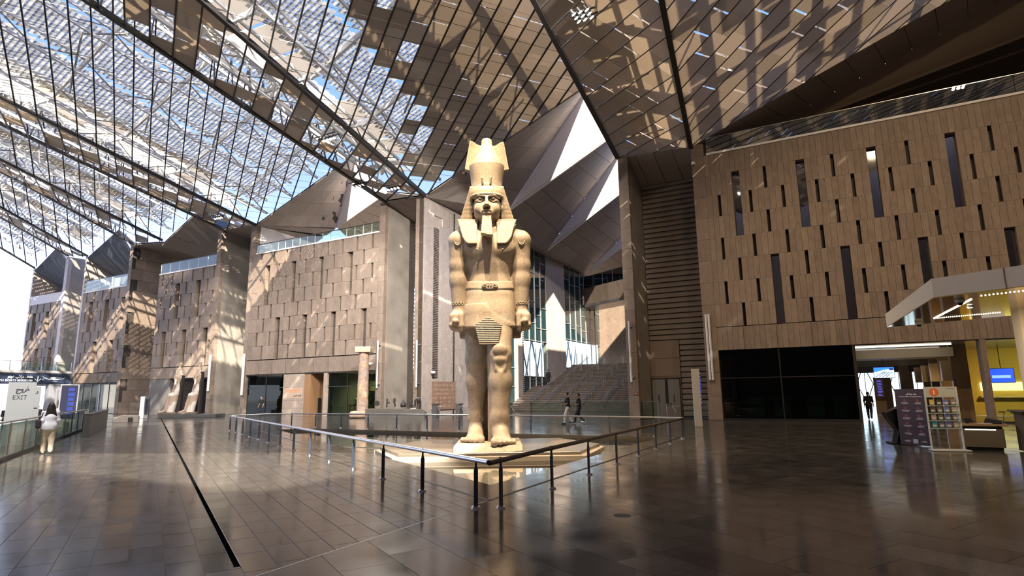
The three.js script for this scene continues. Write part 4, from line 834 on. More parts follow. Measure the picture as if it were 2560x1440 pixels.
// relaxed right hand hanging down (wrist at the origin, fingers along -y, thumb towards +z)
const handGeo = (() => {
  const P = [[boxd(0, -0.045, 0, 0.014, 0.045, 0.038, 0.012), 0.02], [cone(0, 0.02, 0, 0.024, 0, -0.02, 0, 0.022), 0.02]];
  [[0.030, 0.068], [0.010, 0.078], [-0.010, 0.072], [-0.029, 0.055]].forEach(([z, L]) => P.push([cone(0, -0.085, z, 0.0095, -0.008, -0.085 - L * 0.5, z, 0.0088), 0.006], [cone(-0.008, -0.085 - L * 0.5, z, 0.0088, -0.026, -0.085 - L, z, 0.0075), 0.004]));
  P.push([cone(0, -0.02, 0.034, 0.012, -0.008, -0.055, 0.058, 0.0105), 0.012], [cone(-0.008, -0.055, 0.058, 0.0105, -0.014, -0.085, 0.062, 0.0085), 0.005]);
  return surfaceNets((x, y, z) => { let d = 1; for (const [f, k] of P) d = smin(d, f(x, y, z), k); return d; }, [-0.05, -0.19, -0.06], [0.04, 0.05, 0.09], 0.004);
})();
function person(label, pos, turn, o) {
  const t = thing('person', label, 'person', pos, turn), k = o.h / 1.7, S = (p) => V(p[0] * k, p[1] * k, p[2] * k);
  const walk = o.stride ?? 0.22, seat = o.seated;
  const J = {};
  J.hip = [0, 0.92, 0]; J.neck = [0, 1.43, o.lean ?? 0.02]; J.chest = [0, 1.22, 0.01];
  for (const s of [-1, 1]) {
    const n = s < 0 ? 'R' : 'L', f = s > 0 ? 1 : -1;
    J['hip' + n] = [s * 0.09, 0.90, 0];
    if (seat) { J['hip' + n] = [s * 0.09, 0.52, 0]; J['knee' + n] = [s * 0.12, 0.50, 0.42]; J['ank' + n] = [s * 0.12, 0.09, 0.40]; J['toe' + n] = [s * 0.13, 0.035, 0.55]; }
    else { J['knee' + n] = [s * 0.095, 0.50, f > 0 ? walk * 0.75 : walk * 0.1]; J['ank' + n] = [s * 0.09, f > 0 ? 0.085 : 0.085 + walk * 0.28, f > 0 ? walk : -walk * 1.15]; J['toe' + n] = [s * 0.105, 0.035, J['ank' + n][2] + 0.15]; }
    J['sho' + n] = [s * 0.175, 1.38, 0]; const sw = (o.arms ?? 0.5) * walk * -f;
    J['elb' + n] = [s * 0.225, 1.11, sw * 0.6 - 0.03]; J['wri' + n] = [s * 0.225, 0.87, sw * 1.3 + 0.06];
    if (o.foreArms) { J['elb' + n] = [s * 0.23, 1.10, -0.02]; J['wri' + n] = [s * 0.15, 1.06, 0.24]; }
  }
  if (seat) { const dy = -0.40; for (const n of ['hip', 'neck', 'chest', 'shoL', 'shoR', 'elbL', 'elbR', 'wriL', 'wriR']) J[n] = [J[n][0], J[n][1] + dy, J[n][2]]; for (const n of ['L', 'R']) { J['wri' + n] = [J['wri' + n][0] * 0.7, 0.62, 0.28]; } }
  const cell = o.cell ?? 0.02, c = (a, ra, b, rb) => cone(...J[a].map((v) => v * k), ra * k, ...J[b].map((v) => v * k), rb * k);
  const w = o.build ?? 1;
  const upper = (gr) => { const L = [c('hip', 0.115 * w + gr, 'chest', 0.125 * w + gr), c('chest', 0.125 * w + gr, 'neck', 0.075 + gr * 0.4)]; for (const s of [-1, 1]) { const e = ell(s * 0.06 * k, (J.hip[1] + 0.02) * k, -0.02 * k, (0.12 * w + gr) * k, 0.16 * k, (0.12 * w + gr) * k); L.push(e); } L.push(c('shoL', 0.062 + gr, 'shoR', 0.062 + gr)); return L; };
  const leg = (n, gr) => [c('hip' + n, 0.088 * w + gr, 'knee' + n, 0.062 + gr), c('knee' + n, 0.06 + gr, 'ank' + n, 0.04 + gr)];
  const arm = (n, gr, cut) => cut ? [c('sho' + n, 0.052 + gr, 'elb' + n, 0.046 + gr)] : [c('sho' + n, 0.052 + gr, 'elb' + n, 0.042 + gr), c('elb' + n, 0.042 + gr, 'wri' + n, 0.028 + gr)];
  const join = (L, kk = 0.05) => (x, y, z) => { let d = L[0](x, y, z); for (let i = 1; i < L.length; i++) d = smin(d, L[i](x, y, z), kk * k); return d; };
  const bb = (y0, y1) => [[-0.42 * k, y0 * k, -0.5 * k], [0.42 * k, y1 * k, 0.62 * k]];
  // body: one continuous figure, with head and hands on finer grids
  const bodyF = join([...upper(0), ...leg('L', 0), ...leg('R', 0), ...arm('L', 0), ...arm('R', 0), c('neck', 0.055, 'neck', 0.055)]);
  const parts = [surfaceNets(bodyF, ...bb(-0.02, 1.56), cell)];
  const hg = headGeo.clone(); hg.rotateY(o.look ?? 0); hg.scale(k, k, k); hg.translate(J.neck[0] * k, (J.neck[1] + 0.055) * k, (J.neck[2] + 0.012) * k); parts.push(hg);
  for (const s of [-1, 1]) {
    const n = s < 0 ? 'R' : 'L', g = handGeo.clone(); if (s > 0) { g.scale(-1, 1, 1); const ix = g.index.array; for (let i = 0; i < ix.length; i += 3) { const q = ix[i]; ix[i] = ix[i + 1]; ix[i + 1] = q; } g.computeVertexNormals(); }
    g.scale(k, k, k); const d = V(...J['wri' + n]).sub(V(...J['elb' + n])).normalize(); g.applyQuaternion(new THREE.Quaternion().setFromUnitVectors(V(0, -1, 0), d)); g.translate(...J['wri' + n].map((v) => v * k)); parts.push(g);
  }
  mesh('body', merge(parts), skinM[o.skin ?? 0], t);
  // clothes
  const hem = o.hem ?? 0.86;
  const topL = [...upper(0.014), ...arm('L', 0.016, o.shortSleeve), ...arm('R', 0.016, o.shortSleeve)], tf0 = join(topL);
  const flare = o.flare ?? 0;
  const dyS = seat ? -0.40 : 0;
  mesh(o.topName ?? 'shirt', surfaceNets((x, y, z) => { let d = tf0(x, y, z); if (flare) d = smin(d, column([[(hem + dyS) * k, (0.19 + flare) * k, (0.145 + flare) * k], [1.0 * k, 0.165 * k, 0.13 * k], [1.25 * k, 0.16 * k, 0.12 * k]], 2)(x, y, z), 0.05); return smax(d, Math.max((hem + dyS) * k - y, y - (J.neck[1] + 0.01) * k), 0.01); }, ...bb((hem + dyS) - 0.05, J.neck[1] + 0.1), cell * 0.9), o.top, t);
  const tr = o.trWide ?? 0.016, trF = join([...leg('L', tr), ...leg('R', tr), c('hip', 0.125 * w, 'hip', 0.125 * w), ...[-1, 1].map((s) => ell(s * 0.065 * k, (0.92 + dyS) * k, -0.03 * k, 0.115 * w * k, 0.13 * k, 0.115 * w * k))], 0.04);
  mesh('trousers', surfaceNets((x, y, z) => smax(trF(x, y, z), Math.max(0.07 * k - y, y - (0.99 + dyS) * k), 0.01), ...bb(0.0, 1.05 + dyS), cell * 0.9), o.trousers, t);
  for (const n of ['L', 'R']) { const a = J['ank' + n], b = J['toe' + n], f = join([cone(a[0] * k, (a[1] - 0.035) * k, (a[2] - 0.035) * k, 0.042 * k, b[0] * k, (a[1] - 0.045) * k, b[2] * k, 0.036 * k)]); mesh('shoe', surfaceNets((x, y, z) => smax(f(x, y, z), (a[1] - 0.085) * k - y, 0.01), [(a[0] - 0.1) * k, (a[1] - 0.12) * k, (a[2] - 0.14) * k], [(a[0] + 0.12) * k, (a[1] + 0.06) * k, (b[2] + 0.1) * k], 0.012), o.shoes ?? mat.black, t); }
  const hy = (J.neck[1] + 0.055) * k, hz = (J.neck[2] + 0.012) * k;
  let hairF;
  if (o.hair === 'long') {
    const curls = [[ell(0, 0.14, -0.015, 0.092, 0.105, 0.105), 0.02], [ell(0, 0.02, -0.065, 0.125, 0.15, 0.07), 0.05], [ell(0, -0.12, -0.085, 0.15, 0.14, 0.065), 0.05]];
    for (let i = 0; i < 42; i++) { const a = i * 2.4, r = 0.04 + 0.11 * (i / 42); curls.push([ell(Math.sin(a) * r * 1.1, 0.05 - i * 0.0068, -0.085 - 0.02 * Math.cos(a * 1.7), 0.034, 0.045, 0.03), 0.02]); }
    hairF = (x, y, z) => { let d = 1; for (const [f, q] of curls) d = smin(d, f(x / k, (y - hy) / k, (z - hz) / k), q); return smax(d, -(ell(0, 0.09, 0.07, 0.07, 0.1, 0.07)(x / k, (y - hy) / k, (z - hz) / k)), 0.02); };
    mesh('hair', surfaceNets(hairF, [-0.24, hy - 0.36, -0.25], [0.24, hy + 0.28, 0.16], 0.011), M3({ color: lin(0.012, 0.009, 0.008), roughness: 0.5 }), t);
  } else if (o.hair !== 'none') {
    hairF = (x, y, z) => { const X = x / k, Y = (y - hy) / k, Z = (z - hz) / k; return smax(ell(0, 0.13, -0.006, 0.081, 0.104, 0.101)(X, Y, Z), Math.max(0.10 + (Z > 0 ? (Z) * 0.85 : Z * 0.6) - Y, -1), 0.015); };
    mesh('hair', surfaceNets(hairF, [-0.11, hy, -0.13], [0.11, hy + 0.27, 0.13], 0.009), M3({ color: lin(0.013, 0.011, 0.010), roughness: 0.6 }), t);
  }
  return t;
}
{
  const away = Math.atan2(-0.93, -0.36);
  person('woman with long dark hair, white shirt and beige trousers walking beside the glass balustrade', [-16.1, 0, 26.55], away, { h: 1.64, top: cloth(0.66, 0.68, 0.76), topName: 'shirt', hem: 0.80, flare: 0.02, build: 1.12, trousers: cloth(0.50, 0.42, 0.32), trWide: 0.03, hair: 'long', shoes: cloth(0.34, 0.28, 0.22), cell: 0.015, stride: 0.16, arms: 0.7 });
  const b = thing('handbag', 'dark shoulder bag carried by the woman in the white shirt', 'bag', [-16.1, 0, 26.55], away);
  mesh('bag_body', surfaceNets((x, y, z) => smax(boxd(0.30, 0.98, -0.03, 0.075, 0.15, 0.19, 0.06)(x, y, z), (y - 1.12 + Math.abs(z + 0.03) * 0.2), 0.02), [0.18, 0.78, -0.3], [0.42, 1.18, 0.24], 0.012), cloth(0.03, 0.022, 0.035), b);
  const strap = new THREE.TubeGeometry(new THREE.CatmullRomCurve3([V(0.29, 1.08, 0.10), V(0.25, 1.28, 0.09), V(0.17, 1.415, 0.02), V(0.21, 1.3, -0.09), V(0.28, 1.08, -0.14)]), 24, 0.012, 6); mesh('strap', strap, cloth(0.03, 0.022, 0.035), b);
  const left = Math.atan2(-0.9, 0.44);
  person('man in black T-shirt and white trousers walking left beyond the far pool railing', [-6.35, 0, 6.12], left, { h: 1.75, top: cloth(0.012, 0.012, 0.013), trousers: cloth(0.62, 0.60, 0.57), shortSleeve: true, foreArms: true, skin: 0, stride: 0.2, build: 0.92 });
  person('man in black T-shirt, dark trousers and white sneakers walking behind the one in white trousers', [-5.92, 0, 5.55], left, { h: 1.68, top: cloth(0.012, 0.012, 0.013), trousers: cloth(0.025, 0.025, 0.03), shoes: cloth(0.7, 0.7, 0.7), shortSleeve: true, foreArms: true, skin: 1, stride: 0.26, build: 0.92 });
  person('person in dark clothes walking through the lit entrance passage on the right', [8.35, 0, -2.9], Math.atan2(0.1, -1), { h: 1.55, top: cloth(0.015, 0.015, 0.02), trousers: cloth(0.02, 0.022, 0.035), shortSleeve: true, stride: 0.24, skin: 1 });
  person('guard in black polo shirt standing at the dark shop window', [-38.2, 0, 0.75], 0.15, { h: 1.72, top: cloth(0.015, 0.015, 0.018), trousers: cloth(0.02, 0.022, 0.04), shortSleeve: true, stride: 0.02 });
  person('person in dark clothes climbing the grand stairs near the landing', [-20.0, 2.4, -20.6], 2.9, { h: 1.7, top: cloth(0.02, 0.018, 0.02), trousers: cloth(0.018, 0.018, 0.022), stride: 0.16, cell: 0.024 });
  [['leftmost of three dark figures standing inside the bright glass entrance', -73.3, -1.6, 0.3], ['middle of three dark figures standing inside the bright glass entrance', -72.0, -2.1, 1.4], ['rightmost of three dark figures standing inside the bright glass entrance', -71.2, -1.4, -0.8]].forEach(([l, x, z, r]) => person(l, [x + 1.2, 0, z], r, { h: 1.72, top: cloth(0.03, 0.035, 0.05), trousers: cloth(0.02, 0.025, 0.04), stride: 0.12, cell: 0.028 }));
  person('seated person in black beyond the glass balustrade, left of the woman walking away', [-43.9, 0, 15.2], 1.2, { h: 1.7, top: cloth(0.012, 0.012, 0.014), trousers: cloth(0.02, 0.02, 0.025), seated: true, cell: 0.024 });
  person('seated person in a white shirt and cap beyond the glass balustrade', [-44.75, 0, 13.7], 1.2, { h: 1.7, top: cloth(0.7, 0.7, 0.7), trousers: cloth(0.05, 0.05, 0.06), seated: true, cell: 0.024 });
  person('seated person in black at the left edge, beside the tall EXIT board', [-39.8, 0, 18.6], 1.2, { h: 1.75, top: cloth(0.014, 0.014, 0.018), trousers: cloth(0.02, 0.02, 0.025), seated: true, cell: 0.024 });
}
// ---------------------------------------------------------------- lettering
function board(w, h, pxPerM, paint, o = {}) {
  const c = document.createElement('canvas'); c.width = Math.min(2048, Math.round(w * pxPerM)); c.height = Math.min(2048, Math.round(h * pxPerM));
  const x = c.getContext('2d'); x.scale(c.width / w, c.height / h); paint(x, w, h);
  const t = new THREE.CanvasTexture(c); t.colorSpace = THREE.SRGBColorSpace; t.magFilter = THREE.LinearFilter;
  return o.glow ? M3({ color: lin(0.02, 0.02, 0.03), emissive: lin(1, 1, 1), emissiveMap: t, emissiveIntensity: o.glow, roughness: 0.3 }) : M3({ map: t, roughness: o.rough ?? 0.5 });
}
// joined Arabic letters drawn as strokes, right to left; one entry per letter form
const AR = {
  m: [0.34, (c) => { c.arc(-0.17, -0.13, 0.12, 0, Math.PI * 2); c.moveTo(0, 0); c.lineTo(-0.34, 0); }],
  t: [0.28, (c) => { c.moveTo(0, 0); c.lineTo(-0.14, 0); c.lineTo(-0.14, -0.25); c.moveTo(-0.14, 0); c.lineTo(-0.28, 0); }, [[-0.2, -0.42], [-0.08, -0.42]]],
  h: [0.42, (c) => { c.moveTo(0, 0); c.lineTo(-0.05, 0); c.moveTo(-0.34, -0.26); c.quadraticCurveTo(-0.18, -0.36, -0.04, -0.16); c.lineTo(-0.42, 0); }],
  kh: [0.42, (c) => { c.moveTo(-0.34, -0.26); c.quadraticCurveTo(-0.18, -0.36, -0.04, -0.16); c.lineTo(-0.42, 0); }, [[-0.2, -0.55]]],
  j: [0.46, (c) => { c.moveTo(-0.38, -0.2); c.quadraticCurveTo(-0.2, -0.34, 0, -0.2); c.quadraticCurveTo(-0.4, -0.1, -0.36, 0.16); c.quadraticCurveTo(-0.3, 0.36, 0, 0.28); }, [[-0.2, 0.08]]],
  f: [0.62, (c) => { c.moveTo(0, 0); c.arc(-0.12, -0.2, 0.11, 1.4, 1.4 + Math.PI * 2); c.moveTo(0, 0); c.lineTo(-0.5, 0); c.quadraticCurveTo(-0.62, 0, -0.6, -0.16); }, [[-0.12, -0.5]]],
  fi: [0.34, (c) => { c.moveTo(0, 0); c.lineTo(-0.34, 0); c.moveTo(-0.06, -0.2); c.arc(-0.17, -0.2, 0.11, 0, Math.PI * 2); }, [[-0.17, -0.5]]],
  r: [0.22, (c) => { c.moveTo(0, -0.14); c.quadraticCurveTo(0, 0.14, -0.24, 0.2); }],
  a: [0.16, (c) => { c.moveTo(-0.06, -0.6); c.lineTo(-0.06, 0); }],
  k: [0.44, (c) => { c.moveTo(-0.38, -0.62); c.lineTo(-0.08, -0.3); c.lineTo(-0.3, 0); c.moveTo(0, 0); c.lineTo(-0.44, 0); }],
  b: [0.66, (c) => { c.moveTo(0, -0.22); c.lineTo(-0.02, 0); c.lineTo(-0.56, 0); c.quadraticCurveTo(-0.66, 0, -0.64, -0.2); }, [[-0.32, 0.2]]],
  w: [0.34, (c) => { c.arc(-0.14, -0.16, 0.11, 0, Math.PI * 2); c.moveTo(-0.03, -0.12); c.quadraticCurveTo(-0.02, 0.16, -0.3, 0.2); }],
  d: [0.3, (c) => { c.moveTo(-0.12, -0.34); c.quadraticCurveTo(0.04, -0.02, -0.26, 0); }],
  l: [0.2, (c) => { c.moveTo(-0.08, -0.62); c.lineTo(-0.08, 0); c.lineTo(-0.2, 0); }],
  s: [0.5, (c) => { c.moveTo(0, -0.2); c.lineTo(-0.02, 0); c.lineTo(-0.16, 0); c.lineTo(-0.17, -0.18); c.moveTo(-0.16, 0); c.lineTo(-0.32, 0); c.lineTo(-0.33, -0.18); c.moveTo(-0.32, 0); c.lineTo(-0.5, 0); }],
  y: [0.28, (c) => { c.moveTo(0, 0); c.lineTo(-0.14, 0); c.lineTo(-0.14, -0.22); c.moveTo(-0.14, 0); c.lineTo(-0.28, 0); }, [[-0.2, 0.18], [-0.08, 0.18]]],
  ' ': [0.3, () => {}],
};
function arabic(c, right, base, size, letters, weight = 0.1) {
  c.save(); c.translate(right, base); c.scale(size, size); c.lineWidth = weight; c.lineCap = c.lineJoin = 'round'; c.strokeStyle = c.fillStyle;
  for (const L of letters) { const [w, f, dots] = AR[L]; c.beginPath(); f(c); c.stroke(); for (const [x, y] of dots ?? []) { c.beginPath(); c.arc(x, y, weight * 0.65, 0, 7); c.fill(); } c.translate(-w, 0); }
  c.restore();
}
const txt = (c, s, x, y, size, o = {}) => { c.save(); c.translate(x, y); c.scale(size / 100, size / 100); c.font = `${o.bold ? 'bold ' : ''}100px ${o.font ?? 'sans-serif'}`; c.textAlign = o.align ?? 'left'; c.fillText(s, 0, 0); c.restore(); };
const plate = (w, h) => new THREE.PlaneGeometry(w, h);

// ---------------------------------------------------------------- bridge with the museum sign, left
{
  const br = struct('wall_bridge');
  mesh('beam', bx(-73.6, -72.66, 3.4, 4.62, 0.05, 34), M3({ color: lin(0.05, 0.06, 0.09), roughness: 0.5 }), br); mesh('deck', bx(-77.5, -72.6, 4.62, 4.9, 0.05, 34), M3({ color: lin(0.3, 0.31, 0.34), roughness: 0.5 }), br);
  mesh('pier', bx(-73.4, -72.6, 0, 3.4, 0.1, 2.3), M3({ color: lin(0.24, 0.25, 0.29), roughness: 0.6 }), br);
  const s = thing('museum_sign', 'long dark blue KHUFU BOATS MUSEUM sign with arrow and white boat on the bridge', 'sign', [-72.63, 3.98, 4.5], Math.PI / 2);
  mesh('panel', rbox(8.4, 1.1, 0.05, 0.01), M3({ color: lin(0.03, 0.04, 0.07), roughness: 0.4 }), s);
  const f = mesh('lettering', plate(8.36, 1.06), board(8.36, 1.06, 240, (c, w, h) => {
    c.fillStyle = '#243049'; c.fillRect(0, 0, w, h); c.fillStyle = '#e6ebf2';
    txt(c, 'KHUFU BOATS MUSEUM', 4.72, 0.84, 0.33, { bold: true, align: 'right' });
    arabic(c, 4.7, 0.43, 0.42, ['m', 't', 'h', 'f', ' ', 'm', 'r', 'a', 'k', 'b', ' ', 'kh', 'w', 'fi', 'w'], 0.12);
    c.lineWidth = 0.08; c.strokeStyle = '#e6ebf2'; c.lineCap = 'round'; c.beginPath(); c.moveTo(5.2, 0.22); c.lineTo(5.2, 0.84); c.moveTo(4.92, 0.56); c.lineTo(5.2, 0.86); c.lineTo(5.48, 0.56); c.stroke();
    c.beginPath(); c.moveTo(5.62, 0.22); c.quadraticCurveTo(5.9, 0.62, 6.8, 0.66); c.quadraticCurveTo(7.7, 0.62, 7.98, 0.26); c.quadraticCurveTo(7.86, 0.5, 7.62, 0.56); c.lineTo(6.2, 0.52); c.quadraticCurveTo(5.86, 0.44, 5.62, 0.22); c.fill();
    c.fillRect(6.42, 0.34, 0.5, 0.16); c.fillStyle = '#55607a'; c.fillRect(6.94, 0.34, 0.62, 0.16); c.fillStyle = '#e6ebf2'; c.lineWidth = 0.03; c.beginPath(); c.moveTo(5.62, 0.66); c.lineTo(5.8, 0.5); c.moveTo(6.6, 0.8); c.lineTo(7.1, 0.8); c.stroke();
  }), s); f.position.z = 0.027;
  const g = thing('glass_balustrade', 'glass balustrade with thin steel posts along the bridge above the museum sign', 'balustrade');
  for (let z = 0.2; z < 20; z += 1.5) { mesh('pane', bx(-72.68, -72.66, 4.92, 5.75, z + 0.02, z + 1.48), mat.glass, g); mesh('post', bx(-72.74, -72.69, 4.9, 5.9, z - 0.03, z + 0.03), mat.steel, g); }
  mesh('handrail', bx(-72.74, -72.66, 5.88, 5.94, 0.2, 20), mat.steel, g);
}
// EXIT and ENTER boards
function standBoard(label, x, z, w, h, turn, paint) { const t = thing('direction_board', label, 'sign', [x, 0, z], turn); const b = rbox(w, h, 0.1, 0.012); b.translate(0, h / 2, 0); mesh('panel', b, mat.white, t); const f = mesh('lettering', plate(w - 0.02, h - 0.02), board(w, h, 300, (c) => { c.fillStyle = '#cdd3d6'; c.fillRect(0, 0, w, h); c.fillStyle = '#3c4048'; paint(c); }), t); f.position.set(0, h / 2, 0.053); return t; }
standBoard('tall pale EXIT board with Arabic lettering beyond the glass balustrade', -21.3, 25.35, 0.85, 2.42, 1.18, (c) => { arabic(c, 0.66, 0.34, 0.30, ['kh', 'r', 'w', 'j'], 0.1); txt(c, 'EXIT', 0.15, 0.66, 0.24); });
standBoard('pale ENTER board with a left arrow, partly hidden behind the EXIT board', -23.9, 24.15, 1.0, 2.3, 1.18, (c) => { arabic(c, 0.92, 0.30, 0.28, ['d', 'kh', 'w', 'l'], 0.1); txt(c, 'ENTER', 0.10, 0.58, 0.24); c.strokeStyle = '#3c4048'; c.lineWidth = 0.045; c.beginPath(); c.moveTo(0.95, 0.92); c.lineTo(0.42, 0.92); c.moveTo(0.62, 0.76); c.lineTo(0.42, 0.92); c.lineTo(0.62, 1.08); c.stroke(); });
const scrawl = (c, x, y, w, n, h, col) => { c.fillStyle = col; for (let i = 0; i < n; i++) { let q = x + w * (0.05 + 0.3 * hash(i, 3, x * 50 | 0)); const e = x + w * (0.75 + 0.25 * hash(i, 5, y * 50 | 0)); while (q < e) { const l = w * (0.03 + 0.09 * hash(i, q * 90 | 0, 2)); c.fillRect(q, y + i * h * 1.6, Math.min(l, e - q), h); q += l + w * 0.02; } } };
{
  const t = thing('digital_sign', 'tall free-standing digital sign with lines of blue text near the bright entrance', 'display', [-40.45, 0, 14.9], 1.02);
  const b = rbox(1.05, 2.72, 0.34, 0.02); b.translate(0, 1.36, 0); mesh('cabinet', b, mat.white, t);
  const d = rbox(0.92, 2.6, 0.02, 0.005); d.translate(0.02, 1.36, 0.17); mesh('bezel', d, mat.black, t);
  const f = mesh('screen', plate(0.9, 2.55), board(0.9, 2.55, 260, (c, w, h) => { c.fillStyle = '#3d3f55'; c.fillRect(0, 0, w, h); for (let k = 0; k < 6; k++) scrawl(c, 0.3, 0.16 + k * 0.33, 0.5, 3, 0.05, '#4d6dff'); }, { glow: 0.9 }), t); f.position.set(0.02, 1.36, 0.183);
  const s = rbox(0.12, 2.4, 0.3, 0.02); s.translate(-0.75, 1.2, -0.3); mesh('side_fin', s, mat.white, t);
}
{
  const t = thing('light_totem', 'short totem, its sunlit half painted white and the other black, standing on the paving left of the twin statues', 'totem', [-44.9, 0, 7.1], 0.75);
  const a = rbox(0.34, 1.82, 0.3, 0.05); a.translate(-0.17, 0.91, 0); mesh('sunlit_white_side', a, M3({ color: lin(0.9, 0.9, 0.88), roughness: 0.35 }), t);  // white colour stands in for sunlight on the left half
  const b = rbox(0.32, 1.8, 0.32, 0.03); b.translate(0.17, 0.9, 0); mesh('dark_side', b, M3({ color: lin(0.09, 0.09, 0.10), roughness: 0.3 }), t);
  const f = mesh('screen', plate(0.2, 1.3), board(0.2, 1.3, 200, (c, w, h) => { c.fillStyle = '#0e1a33'; c.fillRect(0, 0, w, h); }, { glow: 0.5 }), t); f.position.set(0.19, 0.95, 0.163);
}
{ // concrete benches
  for (const [x, z, r, l] of [[-35.6, 17.4, 1.05, 'nearer of two low concrete blocks on the paving by the balustrade'], [-38.6, 11.9, 0.9, 'farther of two low concrete blocks on the paving, set at an angle']]) {
    const t = thing('bench', l, 'bench', [x, 0, z], r);
    const g = extrude([[-0.75, 0], [0.75, 0], [0.75, 0.42], [-0.2, 0.5], [-0.75, 0.34]], 0.62, 0.012); g.translate(0, 0.012, -0.31); mesh('block', uvBox(flat(g)), mat.concrete, t);
    const s = rbox(0.3, 0.3, 0.05); s.translate(0.3, 0.2, 0.34); mesh('niche_panel', s, mat.darkMetal, t);
  }
  const t = thing('bench', 'long bench behind the balustrade on which people in black and white sit', 'bench', [-44.2, 0, 14.6], 1.2); const s = rbox(3.2, 0.08, 0.45, 0.02); s.translate(0, 0.45, -0.1); mesh('seat', s, mat.concrete, t); for (const x of [-1.3, 1.3]) { const g = rbox(0.12, 0.41, 0.4); g.translate(x, 0.205, -0.1); mesh('leg', g, mat.concrete, t); }
  const u = thing('bench', 'bench at the far left edge of the picture behind the EXIT board', 'bench', [-39.95, 0, 18.65], 1.2); const s2 = rbox(1.4, 0.08, 0.45, 0.02); s2.translate(0, 0.45, -0.1); mesh('seat', s2, mat.concrete, u); for (const x of [-0.5, 0.5]) { const g = rbox(0.12, 0.41, 0.4); g.translate(x, 0.205, -0.1); mesh('leg', g, mat.concrete, u); }
}
{ // glass balustrade on the left, running at 30 degrees
  const t = thing('glass_balustrade', 'long glass balustrade with steel rail at the left, beside the woman walking away', 'balustrade');
  const P = (k, y) => V(-14.2 - 0.853 * k, y, 28.6 - 0.522 * k);
  for (let k = -3; k < 21; k += 1.1) {
    mesh('pane', slab(P(k + 0.02, 0.10), P(k + 1.08, 0.10), P(k + 1.08, 1.05), P(k + 0.02, 1.05), 0.018), mat.guardGlass, t);
    if (Math.round((k + 3) / 1.1) % 2 === 0) mesh('post', bar(P(k, 0), P(k, 1.08), 0.02, 0.05), mat.steel, t);
  }
  mesh('handrail', rod(P(-3, 1.12), P(20.9, 1.12), 0.03, 8), mat.steel, t); mesh('base_channel', bar(P(-3, 0.05), P(20.9, 0.05), 0.07, 0.1), mat.darkMetal, t);
  const b = thing('parapet', 'low dark parapet wall running behind the glass balustrade', 'parapet'); mesh('wall', bar(V(-24, 0.5, 21.6), V(-34.2, 0.5, 15.6), 0.25, 1.0), M3({ color: lin(0.045, 0.043, 0.04), roughness: 0.6 }), b); mesh('coping', bar(V(-24, 1.02, 21.6), V(-34.2, 1.02, 15.6), 0.32, 0.05), mat.darkMetal, b);
}
{ // bright glass entrance under the second facade and what stands outside it
  const w = struct('window');
  for (let i = 0; i < 5; i++) { const x0 = lerp(-72.3, -63.2, i / 5), x1 = lerp(-72.3, -63.2, (i + 1) / 5); mesh('pane', bx(x0 + 0.03, x1 - 0.03, 0.05, 3.36, -0.28, -0.26), mat.glass, w); mesh('mullion', bx(x1 - 0.03, x1 + 0.03, 0, 3.4, -0.33, -0.2), mat.steel, w); }
  const g = new THREE.CylinderGeometry(9, 10.5, 9, 40, 1, true, 2.2, 1.9); const o = thing('outside_wall', 'pale curved wall standing outside the bright glass entrance', 'wall', [-69, 3.9, -20]); mesh('shell', g, M3({ color: lin(0.78, 0.8, 0.8), roughness: 0.9, side: THREE.DoubleSide }), o);
  const p = struct('wall_outside'); mesh('far_building', bx(-190, -120, -0.3, 11, -34, -30), mat.plaster, p); mesh('far_building', bx(-150, -118, -0.3, 7, 26, 32), mat.plaster, p);
}
